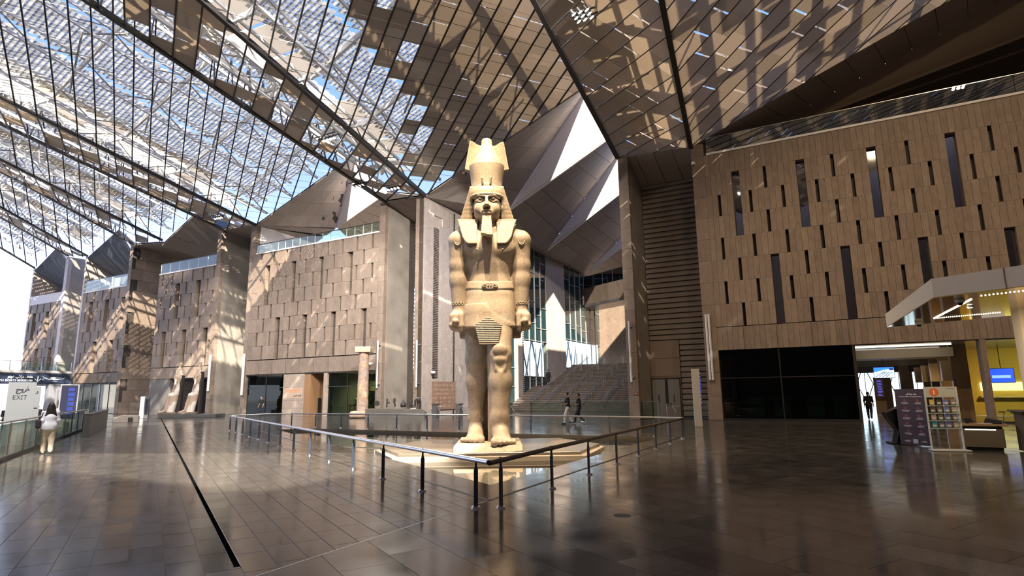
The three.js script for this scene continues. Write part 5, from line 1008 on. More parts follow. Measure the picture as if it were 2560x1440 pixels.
// ---- recess under the left facade, twin statues on a dark plinth
{
  const w = struct('wall_recess');
  mesh('flank', bx(-56.9, -53.4, 0, 3.58, -0.5, -0.02), M3({ color: lin(0.22, 0.21, 0.20), map: concTex, roughness: 0.6 }), w);
  mesh('recess_back', bx(-56.9, -46.7, 0, 3.7, -6.3, -6), M3({ color: lin(0.06, 0.045, 0.035), roughness: 0.6 }), w);
  mesh('recess_soffit', bx(-56.9, -46.7, 3.5, 3.62, -6, -0.4), mat.darkMetal, w);
  for (const x of [-52.4, -50, -48.6]) mesh('door_panel', bx(x, x + 1.2, 0.05, 2.6, -6, -5.94), M3({ color: lin(0.16, 0.085, 0.04), roughness: 0.5 }), w);
  mesh('light_strip', bx(-52.5, -47.2, 3.0, 3.04, -5.9, -5.86), M3({ color: lin(0.5, 0.4, 0.3), emissive: lin(1, 0.7, 0.4), emissiveIntensity: 0.8 }), w);
  const p = thing('display_plinth', 'wide low dark plinth carrying the two pale twin statues', 'plinth', [-42.2, 0, 4.9], 0.5); const b = rbox(5.3, 0.3, 1.7, 0.02); b.translate(0.1, 0.15, 0); mesh('block', b, M3({ color: lin(0.07, 0.07, 0.07), roughness: 0.5 }), p);
  const worn = M3({ vertexColors: true, roughness: 0.85 });
  const fig = (label, x, female) => {
    const t = thing('stone_statue', label, 'statue', [-42.2 + 0.879 * x, 0.3, 4.9 - 0.477 * x], 0.5);   // local x runs to the right of the picture
    const L = [[column([[0.1, 0.30, 0.26, -0.02, 0.1], [1.5, 0.30, 0.24, 0.22, 0], [2.1, 0.32, 0.24, 0.30, 0], [2.6, 0.24, 0.19, 0.34, 0], [3.1, 0.36, 0.22, 0.36, 0], [3.4, 0.30, 0.18, 0.38, 0]], 2.3), 0.1], [cone(0.38, 3.3, 0, 0.12, 0.40, 3.62, 0, 0.11), 0.1], [ell(0.38, 3.78, 0, 0.15, 0.2, 0.17), 0.06]];
    L.push([cone(-0.1, 1.6, 0.16, 0.17, -0.42, 0.3, 0.22, 0.10), 0.1], [cone(-0.42, 0.28, 0.22, 0.10, -0.85, 0.17, 0.3, 0.07), 0.06], [cone(0.1, 1.6, -0.05, 0.19, -0.02, 0.3, 0.02, 0.12), 0.1], [cone(-0.02, 0.28, 0.02, 0.1, -0.4, 0.17, 0.08, 0.07), 0.06]);
    for (const s of [-1, 1]) L.push([cone(0.36, 3.2, s * 0.3, 0.10, 0.34, 2.55, s * 0.34, 0.085), 0.06], [cone(0.34, 2.55, s * 0.34, 0.085, 0.16, 2.0, s * 0.3, 0.07), 0.05]);
    L.push([ell(0.3, 2.95, 0, 0.25, 0.16, 0.25), 0.1]);
    if (female) L.push([cone(0.40, 3.8, 0, 0.17, 0.5, 4.36, 0, 0.13), 0.06], [column([[3.2, 0.2, 0.24, 0.44, 0], [3.9, 0.2, 0.2, 0.42, 0]], 2.2), 0.08]); else L.push([ell(0.5, 4.28, 0, 0.13, 0.07, 0.1), 0.06], [cone(0.42, 3.9, 0, 0.12, 0.48, 4.25, 0, 0.08), 0.06], [column([[3.0, 0.3, 0.26, 0.40, 0], [3.9, 0.22, 0.2, 0.40, 0]], 2.2), 0.08]);
    const f = (X, Y, Z) => { let d = L[0][0](X, Y, Z); for (let i = 1; i < L.length; i++) d = smin(d, L[i][0](X, Y, Z), L[i][1]); return d + 0.02 * (noise3(X * 6, Y * 6, Z * 6, 3) - 0.5); };
    mesh('body', tint(surfaceNets(f, [-1.0, 0.05, -0.6], [0.9, 4.6, 0.6], 0.04), (X, Y, Z) => { const n = noise3(X * 2.2, Y * 2.2, Z * 2.2, 5), k = 0.75 + 0.5 * n; return n > 0.55 ? [0.58 * k, 0.53 * k, 0.48 * k] : [0.40 * k, 0.30 * k, 0.235 * k]; }), worn, t);
    const bs = rbox(1.56, 0.17, 0.95, 0.04); bs.translate(-0.12, 0.085, 0.05); mesh('base', bs, M3({ color: lin(0.34, 0.27, 0.22), map: granTex, roughness: 0.8 }), t);
    const bk = rbox(0.16, female ? 3.6 : 3.3, 0.42, 0.02); bk.translate(0.66, female ? 1.8 : 1.65, -0.12); mesh('back_support', bk, mat.darkMetal, t);
  };
  fig('left one of the weathered twin statues on the dark plinth, head worn away', -1.5, false);
  fig('right one of the weathered twin statues on the dark plinth, with tall headdress', 0.2, true);
}
// ---- shop under the central facade
{
  const s = struct('wall_shop');
  mesh('header', bx(-41.6, -25.75, 3.60, 3.68, -0.5, -0.05), jointDark, s);
  mesh('shop_floor', bx(-41.5, -25.8, -0.004, 0.004, -9, -0.3), M3({ color: lin(0.3, 0.26, 0.2), roughness: 0.3 }), s); mesh('shop_ceiling', bx(-41.5, -25.8, 3.62, 3.8, -9, -0.4), mat.plaster, s);
  mesh('shop_back', bx(-41.5, -25.8, 0, 3.7, -9.2, -9), M3({ color: lin(0.55, 0.48, 0.34), roughness: 0.8 }), s); mesh('shop_side', bx(-41.6, -41.4, 0, 3.7, -9, -0.3), mat.darkMetal, s); mesh('shop_side', bx(-36.4, -36.2, 0, 3.7, -9, -0.3), M3({ color: lin(0.25, 0.22, 0.18), roughness: 0.8 }), s); mesh('shop_side', bx(-30.9, -30.75, 0, 3.7, -6, -0.4), M3({ color: lin(0.2, 0.19, 0.17), roughness: 0.8 }), s);
  // pale slabs with the shop's name
  for (const [y0, y1] of [[0, 0.66], [0.66, 1.32], [1.32, 1.98], [1.98, 3.6]]) mesh('panel', bx(-36.45, -33.85, y0 + 0.006, y1 - 0.006, -0.5, -0.01), M3({ color: lin(0.62, 0.52, 0.44), map: stoneTex, roughness: 0.45 }), s);
  mesh('door_reveal', bx(-33.85, -33.1, 0, 3.55, -1.6, -0.05), M3({ color: lin(0.30, 0.17, 0.085), roughness: 0.45 }), s); mesh('door_jamb', bx(-31.5, -31.1, 0, 3.62, -0.6, 0.0), M3({ color: lin(0.62, 0.52, 0.44), map: stoneTex, roughness: 0.45 }), s);
  mesh('door_side', bx(-33.1, -32.9, 0, 3.5, -6, -1.6), mat.plaster, s);
  const sg = thing('shop_sign', 'small orange and dark lettering on the pale slabs beside the shop doorway', 'sign', [-35.15, 1.95, 0.005]);
  const lt = mesh('lettering', plate(2.4, 0.9), board(2.4, 0.9, 260, (c, w, h) => { c.fillStyle = '#bda794'; c.fillRect(0, 0, w, h); c.fillStyle = '#d98a4a'; scrawl(c, 0.05, 0.14, 2.3, 3, 0.055, '#d98a4a'); c.fillStyle = '#2b241f'; arabic(c, 2.25, 0.72, 0.24, ['a', 'l', 'm', 't', 'h', 'f', ' ', 'a', 'l', 'm', 's', 'r', 'y'], 0.13); }, { rough: 0.45 }), sg);
  const win = struct('window');
  for (const [x0, x1] of [[-41.4, -38.9], [-38.9, -36.5], [-31.1, -28.9], [-28.9, -25.85]]) {
    mesh('pane', bx(x0 + 0.03, x1 - 0.03, 0.03, 2.42, -0.2, -0.185), mat.tintGlass, win); mesh('pane', bx(x0 + 0.03, x1 - 0.03, 2.5, 3.58, -0.2, -0.185), mat.tintGlass, win);
    mesh('transom', bx(x0, x1, 2.42, 2.5, -0.24, -0.14), mat.darkMetal, win); mesh('mullion', bx(x1 - 0.03, x1 + 0.03, 0, 3.6, -0.24, -0.14), mat.darkMetal, win); mesh('sill', bx(x0, x1, 0, 0.06, -0.26, -0.12), mat.darkMetal, win);
  }
  // things in the shop
  const pic = (label, x, y, z, w, h, col) => { const t = thing('framed_picture', label, 'picture', [x, y, z]); mesh('frame', rbox(w, h, 0.05, 0.01), mat.black, t); const p = mesh('print', plate(w - 0.1, h - 0.1), board(w, h, 120, (c) => { c.fillStyle = col[0]; c.fillRect(0, 0, w, h); c.fillStyle = col[1]; c.beginPath(); c.ellipse(w / 2, h * 0.48, w * 0.24, h * 0.34, 0, 0, 7); c.fill(); c.fillStyle = col[2]; c.beginPath(); c.ellipse(w / 2, h * 0.45, w * 0.13, h * 0.22, 0, 0, 7); c.fill(); }), t); p.position.z = 0.028; };
  pic('dark framed picture with a pale oval seen through the shop doorway', -34.2, 1.55, -7.2, 1.0, 1.4, ['#2a1512', '#8a5a3a', '#d9b58a']);
  pic('yellow poster with a dark oval at the right end of the shop window', -26.6, 1.35, -0.55, 0.9, 1.4, ['#d8c05a', '#2a2418', '#c9a94a']);
  pic('pale framed panel in the dark left part of the shop window', -40.4, 1.5, -1.4, 0.6, 1.3, ['#3a352c', '#a08a5a', '#d8c49a']);
  const wl = struct('wall_shop_yellow'); mesh('panel', bx(-35.6, -31.6, 0.2, 3.2, -8.9, -8.8), M3({ color: lin(0.7, 0.52, 0.18), roughness: 0.8 }), wl); mesh('panel', bx(-36.1, -33.2, 0, 3.3, -7.4, -7.3), M3({ color: lin(0.66, 0.55, 0.38), roughness: 0.8 }), wl); mesh('panel', bx(-30.7, -27.4, 0.2, 3.0, -5, -4.9), M3({ color: lin(0.62, 0.56, 0.30), roughness: 0.8 }), wl);
  const tb = thing('display_table', 'dark display table with mannequin heads behind the right shop window', 'table', [-28.9, 0, -1.7]); const tp = rbox(1.9, 0.06, 0.7); tp.translate(0, 0.85, 0); mesh('table_top', tp, mat.black, tb); for (const [a, b] of [[-0.85, -0.28], [0.85, -0.28], [-0.85, 0.28], [0.85, 0.28]]) mesh('leg', rod(V(a, 0, b), V(a, 0.83, b), 0.03, 8), mat.black, tb);
  [[-0.45, 0.22, 'leftmost'], [0.05, 0.5, 'middle, tallest'], [0.55, 0.3, 'rightmost']].forEach(([x, h, l]) => { const t = thing('mannequin_bust', `bald pale mannequin bust on a black stand in the shop window, ${l} of three`, 'bust', [-28.9 + x, 0.88, -1.7]); mesh('stand', lathe([[0.16, 0], [0.14, 0.05], [0.05, 0.1], [0.05, h]]), mat.black, t); const g = headGeo.clone(); g.scale(1.5, 1.5, 1.5); g.translate(0, h + 0.06, 0); mesh('head', g, M3({ color: lin(0.75, 0.62, 0.42), roughness: 0.4 }), t); });
  const cnt = thing('shop_counter', 'low shop counter with small goods seen through the doorway', 'counter', [-32.6, 0, -4.6]); const cb = rbox(1.6, 0.9, 0.6); cb.translate(0, 0.45, 0); mesh('body', cb, M3({ color: lin(0.25, 0.14, 0.07), roughness: 0.5 }), cnt); for (let i = 0; i < 5; i++) mesh('goods', lathe([[0.06, 0], [0.09, 0.08], [0.05, 0.2], [0.03, 0.26]], 12).translate(-0.6 + i * 0.3, 0.9, 0), M3({ color: lin(0.7, 0.45, 0.15), roughness: 0.4 }), cnt);
  for (const x of [-32.95, -31.85]) { const t = thing('anti_theft_gate', x < -32 ? 'left slim anti-theft gate inside the shop doorway' : 'right slim anti-theft gate inside the shop doorway', 'gate', [x, 0, -1.0]); mesh('panel', rbox(0.06, 1.5, 0.4, 0.02).translate(0, 0.76, 0), mat.steel, t); mesh('base', rbox(0.14, 0.05, 0.5).translate(0, 0.025, 0), mat.darkMetal, t); }
}
// ---- pink granite column on its drum
{
  const t = thing('granite_column', 'ancient pink granite column with square capital on a rough round base by the shop window', 'column', [-25.16, 0, 2.11], 0.5);
  const cm = M3({ vertexColors: true, roughness: 0.75 }), pink = (x, y, z) => { const n = noise3(x * 3, y * 3, z * 3, 8), k = 0.7 + 0.5 * noise3(x * 11, y * 11, z * 11, 2); return [lerp(0.52, 0.40, n) * k, lerp(0.34, 0.31, n) * k, lerp(0.20, 0.28, n) * k]; };
  mesh('shaft', tint(surfaceNets((x, y, z) => Math.hypot(x - 0.06, z) - lerp(0.44, 0.375, y / 5) + 0.03 * (noise3(x * 5, y * 5, z * 5, 4) - 0.5) + (Math.abs(Math.sin(y * 2.1)) < 0.05 ? 0.01 : 0), [-0.5, 0.5, -0.55], [0.6, 4.98, 0.55], 0.045), pink), cm, t);
  mesh('capital', tint(surfaceNets((x, y, z) => boxd(0.06, 5.18, 0, 0.60, 0.22, 0.52, 0.03)(x, y, z) + 0.02 * (noise3(x * 6, y * 6, z * 6, 9) - 0.5), [-0.7, 4.9, -0.7], [0.8, 5.5, 0.7], 0.04), (x, y, z) => [0.58, 0.46, 0.33]), cm, t);
  mesh('base', tint(surfaceNets((x, y, z) => boxd(-0.05, 0.27, 0, 0.76, 0.27, 0.62, 0.2)(x, y, z) + 0.05 * (noise3(x * 4, y * 4, z * 4, 6) - 0.5), [-0.95, -0.02, -0.8], [0.85, 0.7, 0.8], 0.04), pink), cm, t);
}
// ---- plinth with ancient tools
{
  const t = thing('tool_plinth', 'long grey stone plinth with a sloping end carrying dark tools', 'plinth', [-22.43, 0, 0.9], 0.5);
  const g = extrude([[-2.5, 0], [1.95, 0], [1.95, 0.36], [1.62, 0.62], [-2.5, 0.68]], 1.0, 0.01); g.translate(0, 0, -0.5); mesh('block', uvBox(flat(g)), M3({ color: lin(0.16, 0.15, 0.135), map: concTex, roughness: 0.5 }), t);
  const iron = M3({ color: lin(0.022, 0.02, 0.02), roughness: 0.55 });
  const tool = (label, x, geos, y = 0.66) => { const o = thing('ancient_tool', label, 'tool', [-22.43 + 0.879 * x, y, 0.9 - 0.477 * x], 0.5); mesh('blade', geos, iron, o); mesh('pin', rod(V(0, 0, 0), V(0, 0.16, 0), 0.012, 6), mat.steel, o); };
  const fl = (pts) => extrude(pts, 0.07, 0.008).translate(0, 0.12, -0.035);
  { const d = new THREE.CylinderGeometry(0.2, 0.2, 0.08, 28); d.rotateX(Math.PI / 2); d.translate(0, 0.42, 0); tool('dark round disc, leftmost piece on the tool plinth', -1.75, d); }
  tool('dark branched rod, second piece from the left on the tool plinth', -1.0, fl([[-0.05, 0], [0.03, 0], [0.05, 0.3], [0.2, 0.28], [0.22, 0.35], [0.06, 0.42], [0.07, 0.62], [-0.02, 0.66]]));
  tool('dark curved blade, third piece from the left on the tool plinth', -0.42, fl([[-0.02, 0.02], [0.12, 0.08], [0.06, 0.36], [0.1, 0.54], [0.04, 0.66], [-0.08, 0.62], [-0.1, 0.4], [-0.02, 0.2]]));
  tool('dark bell shaped piece, third from the right on the tool plinth', 0.25, [lathe([[0.001, 0.12], [0.2, 0.12], [0.22, 0.28], [0.16, 0.46], [0.05, 0.54], [0.05, 0.66], [0.001, 0.68]], 20)]);
  tool('dark narrow flask, second piece from the right on the tool plinth', 0.85, [lathe([[0.001, 0.12], [0.1, 0.12], [0.07, 0.3], [0.045, 0.5], [0.06, 0.56], [0.001, 0.57]], 16)]);
  { const a = new THREE.TorusGeometry(0.2, 0.075, 8, 20, Math.PI); a.translate(0, 0.5, 0); tool('dark arch shaped piece, rightmost on the tool plinth', 1.35, [a, rod(V(-0.2, 0.14, 0), V(-0.2, 0.5, 0), 0.07, 8), rod(V(0.2, 0.14, 0), V(0.2, 0.5, 0), 0.07, 8)]); }
  const c = thing('caption_plate', 'small white caption plate beneath the arch shaped tool', 'label', [-22.43 + 0.879 * 1.2, 0.655, 0.9 - 0.477 * 1.2 + 0.3], 0.5); mesh('plate', rbox(0.42, 0.03, 0.2, 0.005), mat.white, c);
}
// ---- carved relief at the foot of the pale fin, light bars, cameras
{
  const t = thing('carved_relief', 'carved stone relief with rows of raised signs at the foot of the pale fin', 'relief', [-20.98, 1.6, -2.75], Math.PI / 2);
  mesh('slab', rbox(3.3, 2.2, 0.1, 0.02), M3({ color: lin(0.52, 0.36, 0.28), map: stoneTex, roughness: 0.7 }), t);
  const g = []; for (let i = 0; i < 16; i++) for (let j = 0; j < 6; j++) { const x = -1.45 + i * 0.19 + rr(-.03, .03), y = -0.85 + j * 0.33, k = hash(i, j, 61); if (k < 0.3) { const q = new THREE.TorusGeometry(0.06, 0.022, 5, 10); q.translate(x, y, 0.055); g.push(q); } else if (k < 0.6) g.push(bx(x - 0.025, x + 0.025, y - 0.11, y + 0.1, 0.03, 0.085), bx(x - 0.07, x + 0.07, y + 0.05, y + 0.09, 0.03, 0.08)); else g.push(bx(x - 0.08, x + 0.08, y - 0.02, y + 0.02, 0.03, 0.085), rod(V(x, y, 0.06), V(x + 0.05, y - 0.1, 0.06), 0.02, 5)); }
  stuff(mesh('raised_signs', g, M3({ color: lin(0.40, 0.26, 0.19), roughness: 0.75 }), t));
  const bars = [[-46.9, 2.26, 5.75, 'on the pier right of the twin statues'], [-41.9, 1.83, 5.67, 'on the narrow pier left of the shop front'], [-25.45, 2.26, 6.05, 'on the pier right of the shop front'], [-21.5, 2.25, 5.87, 'on the front of the tall pale fin'], [-4.5, 2.33, 6.2, 'on the slender pier right of the grand stairs'], [0.3, 2.35, 6.27, 'on the left edge of the right stone facade']];
  for (const [x, y0, y1, l] of bars) { const o = thing('light_bar', `vertical steel light bar ${l}`, 'lamp', [x, y0, 0.14]); const n = x < -40 || x > 0 ? 2 : 1; for (let i = 0; i < n; i++) mesh('tube', rod(V(i * 0.17, 0, 0), V(i * 0.17, y1 - y0, 0), 0.07, 10), M3({ color: lin(0.78, 0.77, 0.76), roughness: 0.35, metalness: 0.2 }), o); mesh('bracket', bx(-0.06, 0.2, 0.25, 0.33, -0.14, 0), mat.steel, o); mesh('bracket', bx(-0.06, 0.2, y1 - y0 - 0.4, y1 - y0 - 0.32, -0.14, 0), mat.steel, o); }
  const cams = [[-26.1, 4.25, 0.1, 0, 'on the band at the right end of the shop front'], [0.25, 15.9, 0.1, 0, 'high on the left edge of the right stone facade'], [-20.98, 3.45, -1.0, Math.PI / 2, 'on the side of the pale fin above the relief']];
  for (const [x, y, z, r, l] of cams) { const o = thing('security_camera', `small white security camera ${l}`, 'camera', [x, y, z], r); mesh('arm', rod(V(0, 0, -0.1), V(0, 0, 0.18), 0.035, 8), mat.white, o); mesh('housing', rbox(0.22, 0.2, 0.3, 0.05).translate(0, -0.05, 0.24), mat.white, o); mesh('lens', new THREE.SphereGeometry(0.08, 14, 10).translate(0, -0.14, 0.3), mat.black, o); }
  const al = thing('fire_call_point', 'small red fire call point on the pier right of the stairs', 'alarm', [-4.25, 1.6, 0.02]); mesh('box', rbox(0.13, 0.13, 0.05, 0.012), M3({ color: lin(0.35, 0.03, 0.02), roughness: 0.4 }), al); mesh('button', rod(V(0, 0, 0.02), V(0, 0, 0.035), 0.03, 12), mat.white, al);
}
// ---- turnstiles, doors in the louvre wall, glass guard
function turnstile(label, x, z, turn) {
  const t = thing('turnstile', label, 'turnstile', [x, 0, z], turn);
  mesh('pedestal', rbox(0.34, 0.96, 0.9, 0.03).translate(0, 0.48, 0), mat.steel, t); mesh('lid', rbox(0.38, 0.05, 0.98, 0.015).translate(0, 0.985, 0), mat.darkMetal, t);
  for (const s of [-1, 1]) mesh('card_reader', rbox(0.12, 0.05, 0.03, 0.01).translate(s * 0.085, 0.87, 0.45), mat.black, t);
  for (const a of [0, 2.09, 4.19]) mesh('arm', rod(V(0.18, 0.82, 0.1), V(0.18 + 0.5 * Math.abs(Math.cos(a)), 0.82 - 0.42 * Math.abs(Math.sin(a)), 0.1 + 0.2 * Math.sin(a)), 0.02, 8), mat.steel, t);
}
turnstile('steel turnstile with two card slots in front of the grey double door', -2.3, -0.1, 0.3);
turnstile('left turnstile at the foot of the pale fin, left of the statue', -19.6, 0.2, 0.3); turnstile('right turnstile at the foot of the pale fin, close to the leg of the statue', -17.9, -0.4, 0.3);
turnstile('turnstile at the foot of the stairs right of the statue', -13.9, -0.8, 0.3);
{
  const gd = (l, x0, x1, z) => { const t = thing('glass_guard', l, 'barrier', [x0, 0, z]); mesh('pane', bx(0.05, x1 - x0 - 0.05, 0.05, 1.1, -0.01, 0.01), mat.glass, t); mesh('post', bx(x1 - x0 - 0.05, x1 - x0 + 0.05, 0, 1.15, -0.05, 0.05), mat.steel, t); mesh('post', bx(-0.05, 0.0, 0, 1.1, -0.03, 0.03), mat.darkMetal, t); mesh('rail', bx(0, x1 - x0, 1.1, 1.14, -0.03, 0.03), mat.steel, t); };
  gd('glass guard panel left of the turnstile by the grey double door', -4.0, -3.0, -0.3); gd('glass guard panel right of the turnstile by the grey double door', -1.55, 0.0, -0.4); gd('glass guard panel across the foot of the stairs beside the pier', -12.6, -5.2, -1.8);
  const d = struct('door'); mesh('frame', bx(-4.05, -2.15, 0, 2.6, -2.98, -2.9), mat.darkMetal, d);
  for (const [a, b] of [[-4.0, -3.15], [-2.95, -2.2]]) { const l = mesh('leaf', bx(a, b, 0.02, 2.5, -2.9, -2.82), M3({ color: lin(0.22, 0.22, 0.23), roughness: 0.45 }), d); mesh('handle', bx((a + b) / 2 - 0.02, (a + b) / 2 + 0.02, 1.0, 1.5, -2.82, -2.76), mat.black, l); }
  mesh('glazing', bx(-3.14, -2.96, 0.1, 2.4, -2.88, -2.86), mat.glass, d);
}
{ // slim info pylon
  const t = thing('info_pylon', 'tall slim white pylon with a narrow blue lit edge, left of the dark glass front', 'pylon', [0.7, 0, 6.34], 0.35);
  mesh('body', rbox(0.36, 2.82, 0.16, 0.015).translate(0, 1.41, 0), M3({ color: lin(0.56, 0.55, 0.54), roughness: 0.4 }), t); mesh('edge', rbox(0.05, 1.75, 0.15, 0.01).translate(0.20, 1.88, 0), mat.black, t);
  const f = mesh('screen', plate(0.05, 1.7), board(0.12, 1.7, 200, (c, w, h) => { c.fillStyle = '#0a0c30'; c.fillRect(0, 0, w, h); for (let k = 0; k < 9; k++) scrawl(c, 0.01, 0.08 + k * 0.18, 0.1, 2, 0.04, '#7d9bff'); }, { glow: 1.2 }), t); f.position.set(0.20, 1.88, 0.078);
}
// ---- glass front and entrance passage under the right facade
{
  const w = struct('window');
  mesh('pane', bx(0.95, 4.1, 0.12, 4.05, -0.1, -0.085), mat.tintGlass, w); mesh('pane', bx(4.16, 7.78, 0.12, 4.05, -0.1, -0.085), mat.tintGlass, w);
  mesh('transom', bx(0.9, 7.8, 2.42, 2.47, -0.12, -0.07), mat.black, w); mesh('mullion', bx(4.1, 4.16, 0, 4.08, -0.14, -0.06), mat.black, w); mesh('sill', bx(0.85, 7.85, 0, 0.13, -0.2, 0.02), mat.black, w); mesh('end_post', bx(7.76, 7.86, 0, 4.08, -0.3, -0.02), mat.darkMetal, w);
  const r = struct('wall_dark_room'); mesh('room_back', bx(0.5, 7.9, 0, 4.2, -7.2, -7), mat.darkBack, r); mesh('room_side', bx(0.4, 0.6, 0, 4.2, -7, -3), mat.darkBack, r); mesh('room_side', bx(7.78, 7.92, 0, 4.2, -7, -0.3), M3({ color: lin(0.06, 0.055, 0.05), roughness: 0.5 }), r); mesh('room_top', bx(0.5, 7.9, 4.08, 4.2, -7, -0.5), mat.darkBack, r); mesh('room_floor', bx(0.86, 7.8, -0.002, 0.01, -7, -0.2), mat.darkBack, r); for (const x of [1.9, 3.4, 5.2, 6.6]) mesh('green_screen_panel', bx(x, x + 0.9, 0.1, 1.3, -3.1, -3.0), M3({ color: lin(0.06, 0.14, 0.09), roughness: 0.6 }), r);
  // passage
  const p = struct('ceiling');
  mesh('ceiling_panel', bx(7.9, 24, 4.05, 4.2, -26, -0.4), M3({ color: lin(0.30, 0.28, 0.27), roughness: 0.25 }), p); mesh('beam_box', bx(7.95, 12.6, 3.42, 3.92, -4.4, -3.0), mat.cream, p); mesh('beam_box', bx(7.95, 12.6, 3.55, 3.9, -9.6, -8.6), mat.cream, p);
  const strip = M3({ color: lin(0.9, 0.85, 0.75), emissive: lin(1, 0.86, 0.66), emissiveIntensity: 3.5 });
  for (const z of [-1.9, -5.9, -11, -15]) mesh('light_strip', bx(7.95, 12.4, 3.99, 4.04, z - 0.08, z), strip, p);
  const pl = struct('pier');
  const wood = M3({ color: lin(0.36, 0.235, 0.13), map: stoneTex, roughness: 0.5 }), dark = M3({ color: lin(0.10, 0.07, 0.05), roughness: 0.5 });
  for (const [z, k] of [[-3.2, 1], [-7.5, 0], [-11.5, 1], [-15.5, 0]]) { mesh('pier_face', bx(12.45, 13.2, 0, 4.05, z - 0.5, z), wood, pl); mesh('pier_side', bx(12.9, 13.25, 0, 4.05, z - 1.5, z - 0.5), dark, pl); mesh('pier_box', bx(12.0, 12.46, 2.1, 3.2, z - 0.6, z - 0.05), M3({ color: lin(0.5, 0.36, 0.22), roughness: 0.5 }), pl); }
  for (const [x, z] of [[11.2, -17.5], [10.2, -20.5], [11.8, -21.5]]) mesh('pier_face', bx(x, x + 0.6, 0, 4.05, z - 0.6, z), wood, pl);
  mesh('bulkhead', bx(7.9, 13.3, 2.95, 4.05, -19.2, -19), M3({ color: lin(0.10, 0.085, 0.075), roughness: 0.5 }), p); mesh('bulkhead', bx(7.9, 13.3, 3.3, 4.05, -13.2, -13), M3({ color: lin(0.14, 0.12, 0.10), roughness: 0.5 }), p);
  const sn = struct('wall_passage'); mesh('passage_wall', bx(13.3, 13.5, 0, 4.1, -16, -9.5), wood, sn); mesh('facade_jamb', bx(13.28, 13.5, 0, 4.09, -1, -0.02), mat.stone[1], sn);
  const ew = struct('window'); for (let x = 7.9; x < 13.2; x += 1.3) { mesh('pane', bx(x + 0.03, x + 1.27, 0, 3.9, -26.1, -26.08), mat.glass, ew); mesh('mullion', bx(x - 0.03, x + 0.03, 0, 4, -26.15, -26.05), mat.steel, ew); mesh('lattice_bar', bar(V(x, 0.4, -26.6), V(x + 1.3, 3.8, -26.6), 0.08), mat.white, ew); mesh('lattice_bar', bar(V(x + 1.3, 0.4, -26.6), V(x, 3.8, -26.6), 0.08), mat.white, ew); }
  const tv = thing('hanging_screen', 'blue and white lit screen hanging from the passage ceiling', 'screen', [9.6, 2.72, -8]); mesh('case', rbox(1.16, 0.72, 0.06, 0.01), mat.black, tv); const f = mesh('screen', plate(1.1, 0.66), board(1.1, 0.66, 260, (c, W, H) => { c.fillStyle = '#2f74ff'; c.fillRect(0, 0, W, H); c.fillStyle = '#cfe4ff'; c.beginPath(); c.moveTo(0, 0.3); c.lineTo(0.75, 0.12); c.lineTo(1.1, 0.2); c.lineTo(1.1, 0.66); c.lineTo(0, 0.66); c.fill(); c.strokeStyle = '#26384f'; c.lineWidth = 0.03; for (let i = 0; i < 4; i++) { c.beginPath(); c.moveTo(0.02 + i * 0.2, 0.64); c.lineTo(0.55 + i * 0.16, 0.28); c.stroke(); } c.fillStyle = '#35603f'; for (let i = 0; i < 26; i++) c.fillRect(0.1 + hash(i, 1, 3) * 0.9, 0.26 + hash(i, 2, 3) * 0.25, 0.05, 0.03); c.fillStyle = '#0d2a6b'; c.fillRect(0.86, 0.05, 0.2, 0.14); }, { glow: 1.6 }), tv); f.position.z = 0.032; mesh('hanger', rod(V(0, 0.36, 0), V(0, 1.3, 0), 0.02, 8), mat.black, tv);
  const tv2 = thing('hanging_screen', 'blue lit screen seen through the glass right of the passage', 'screen', [14.9, 2.35, -5], -0.2); mesh('case', rbox(1.1, 0.8, 0.06, 0.01), mat.black, tv2); const f3 = mesh('screen', plate(1.04, 0.74), board(1.04, 0.74, 120, (c, W, H) => { c.fillStyle = '#2a55e8'; c.fillRect(0, 0, W, H); c.fillStyle = '#9fc0ff'; c.fillRect(0.1, 0.35, 0.8, 0.16); }, { glow: 1.2 }), tv2); f3.position.z = 0.032; mesh('hanger', rod(V(0, 0.4, 0), V(0, 1.7, 0), 0.02, 8), mat.black, tv2);
  const ds = thing('digital_sign', 'tall brown digital sign with blue text in the passage behind the walking person', 'display', [9.35, 0, -10]); mesh('cabinet', rbox(0.6, 2.45, 0.2, 0.01).translate(0, 1.225, 0), M3({ color: lin(0.16, 0.10, 0.06), roughness: 0.5 }), ds); const f2 = mesh('screen', plate(0.5, 1.2), board(0.5, 1.2, 200, (c, W, H) => { c.fillStyle = '#2a1a14'; c.fillRect(0, 0, W, H); for (let k = 0; k < 6; k++) scrawl(c, 0.08, 0.1 + k * 0.18, 0.34, 2, 0.04, '#5a68ff'); }, { glow: 0.9 }), ds); f2.position.set(0, 1.75, 0.102);
  // yellow lit shop right of the passage
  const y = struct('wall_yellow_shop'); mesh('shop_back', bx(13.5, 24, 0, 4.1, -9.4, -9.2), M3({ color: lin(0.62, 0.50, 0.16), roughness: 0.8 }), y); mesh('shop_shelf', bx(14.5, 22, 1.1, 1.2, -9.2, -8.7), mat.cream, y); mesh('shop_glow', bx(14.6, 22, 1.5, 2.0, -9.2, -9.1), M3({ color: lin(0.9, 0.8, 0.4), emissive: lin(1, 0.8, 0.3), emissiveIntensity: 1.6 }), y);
  const gw = struct('window'); for (const [a, b] of [[13.5, 14.9], [14.9, 17.2], [17.2, 19.5], [19.5, 22], [22, 24.5]]) { mesh('pane', bx(a + 0.03, b - 0.03, 0.1, 4.05, -0.1, -0.085), mat.glass, gw); mesh('mullion', bx(b - 0.035, b + 0.035, 0, 4.08, -0.14, -0.05), mat.darkMetal, gw); } mesh('transom', bx(14.9, 24.5, 2.75, 2.83, -0.14, -0.05), mat.black, gw); mesh('sill', bx(13.5, 24.5, 0, 0.1, -0.16, -0.04), mat.darkMetal, gw);
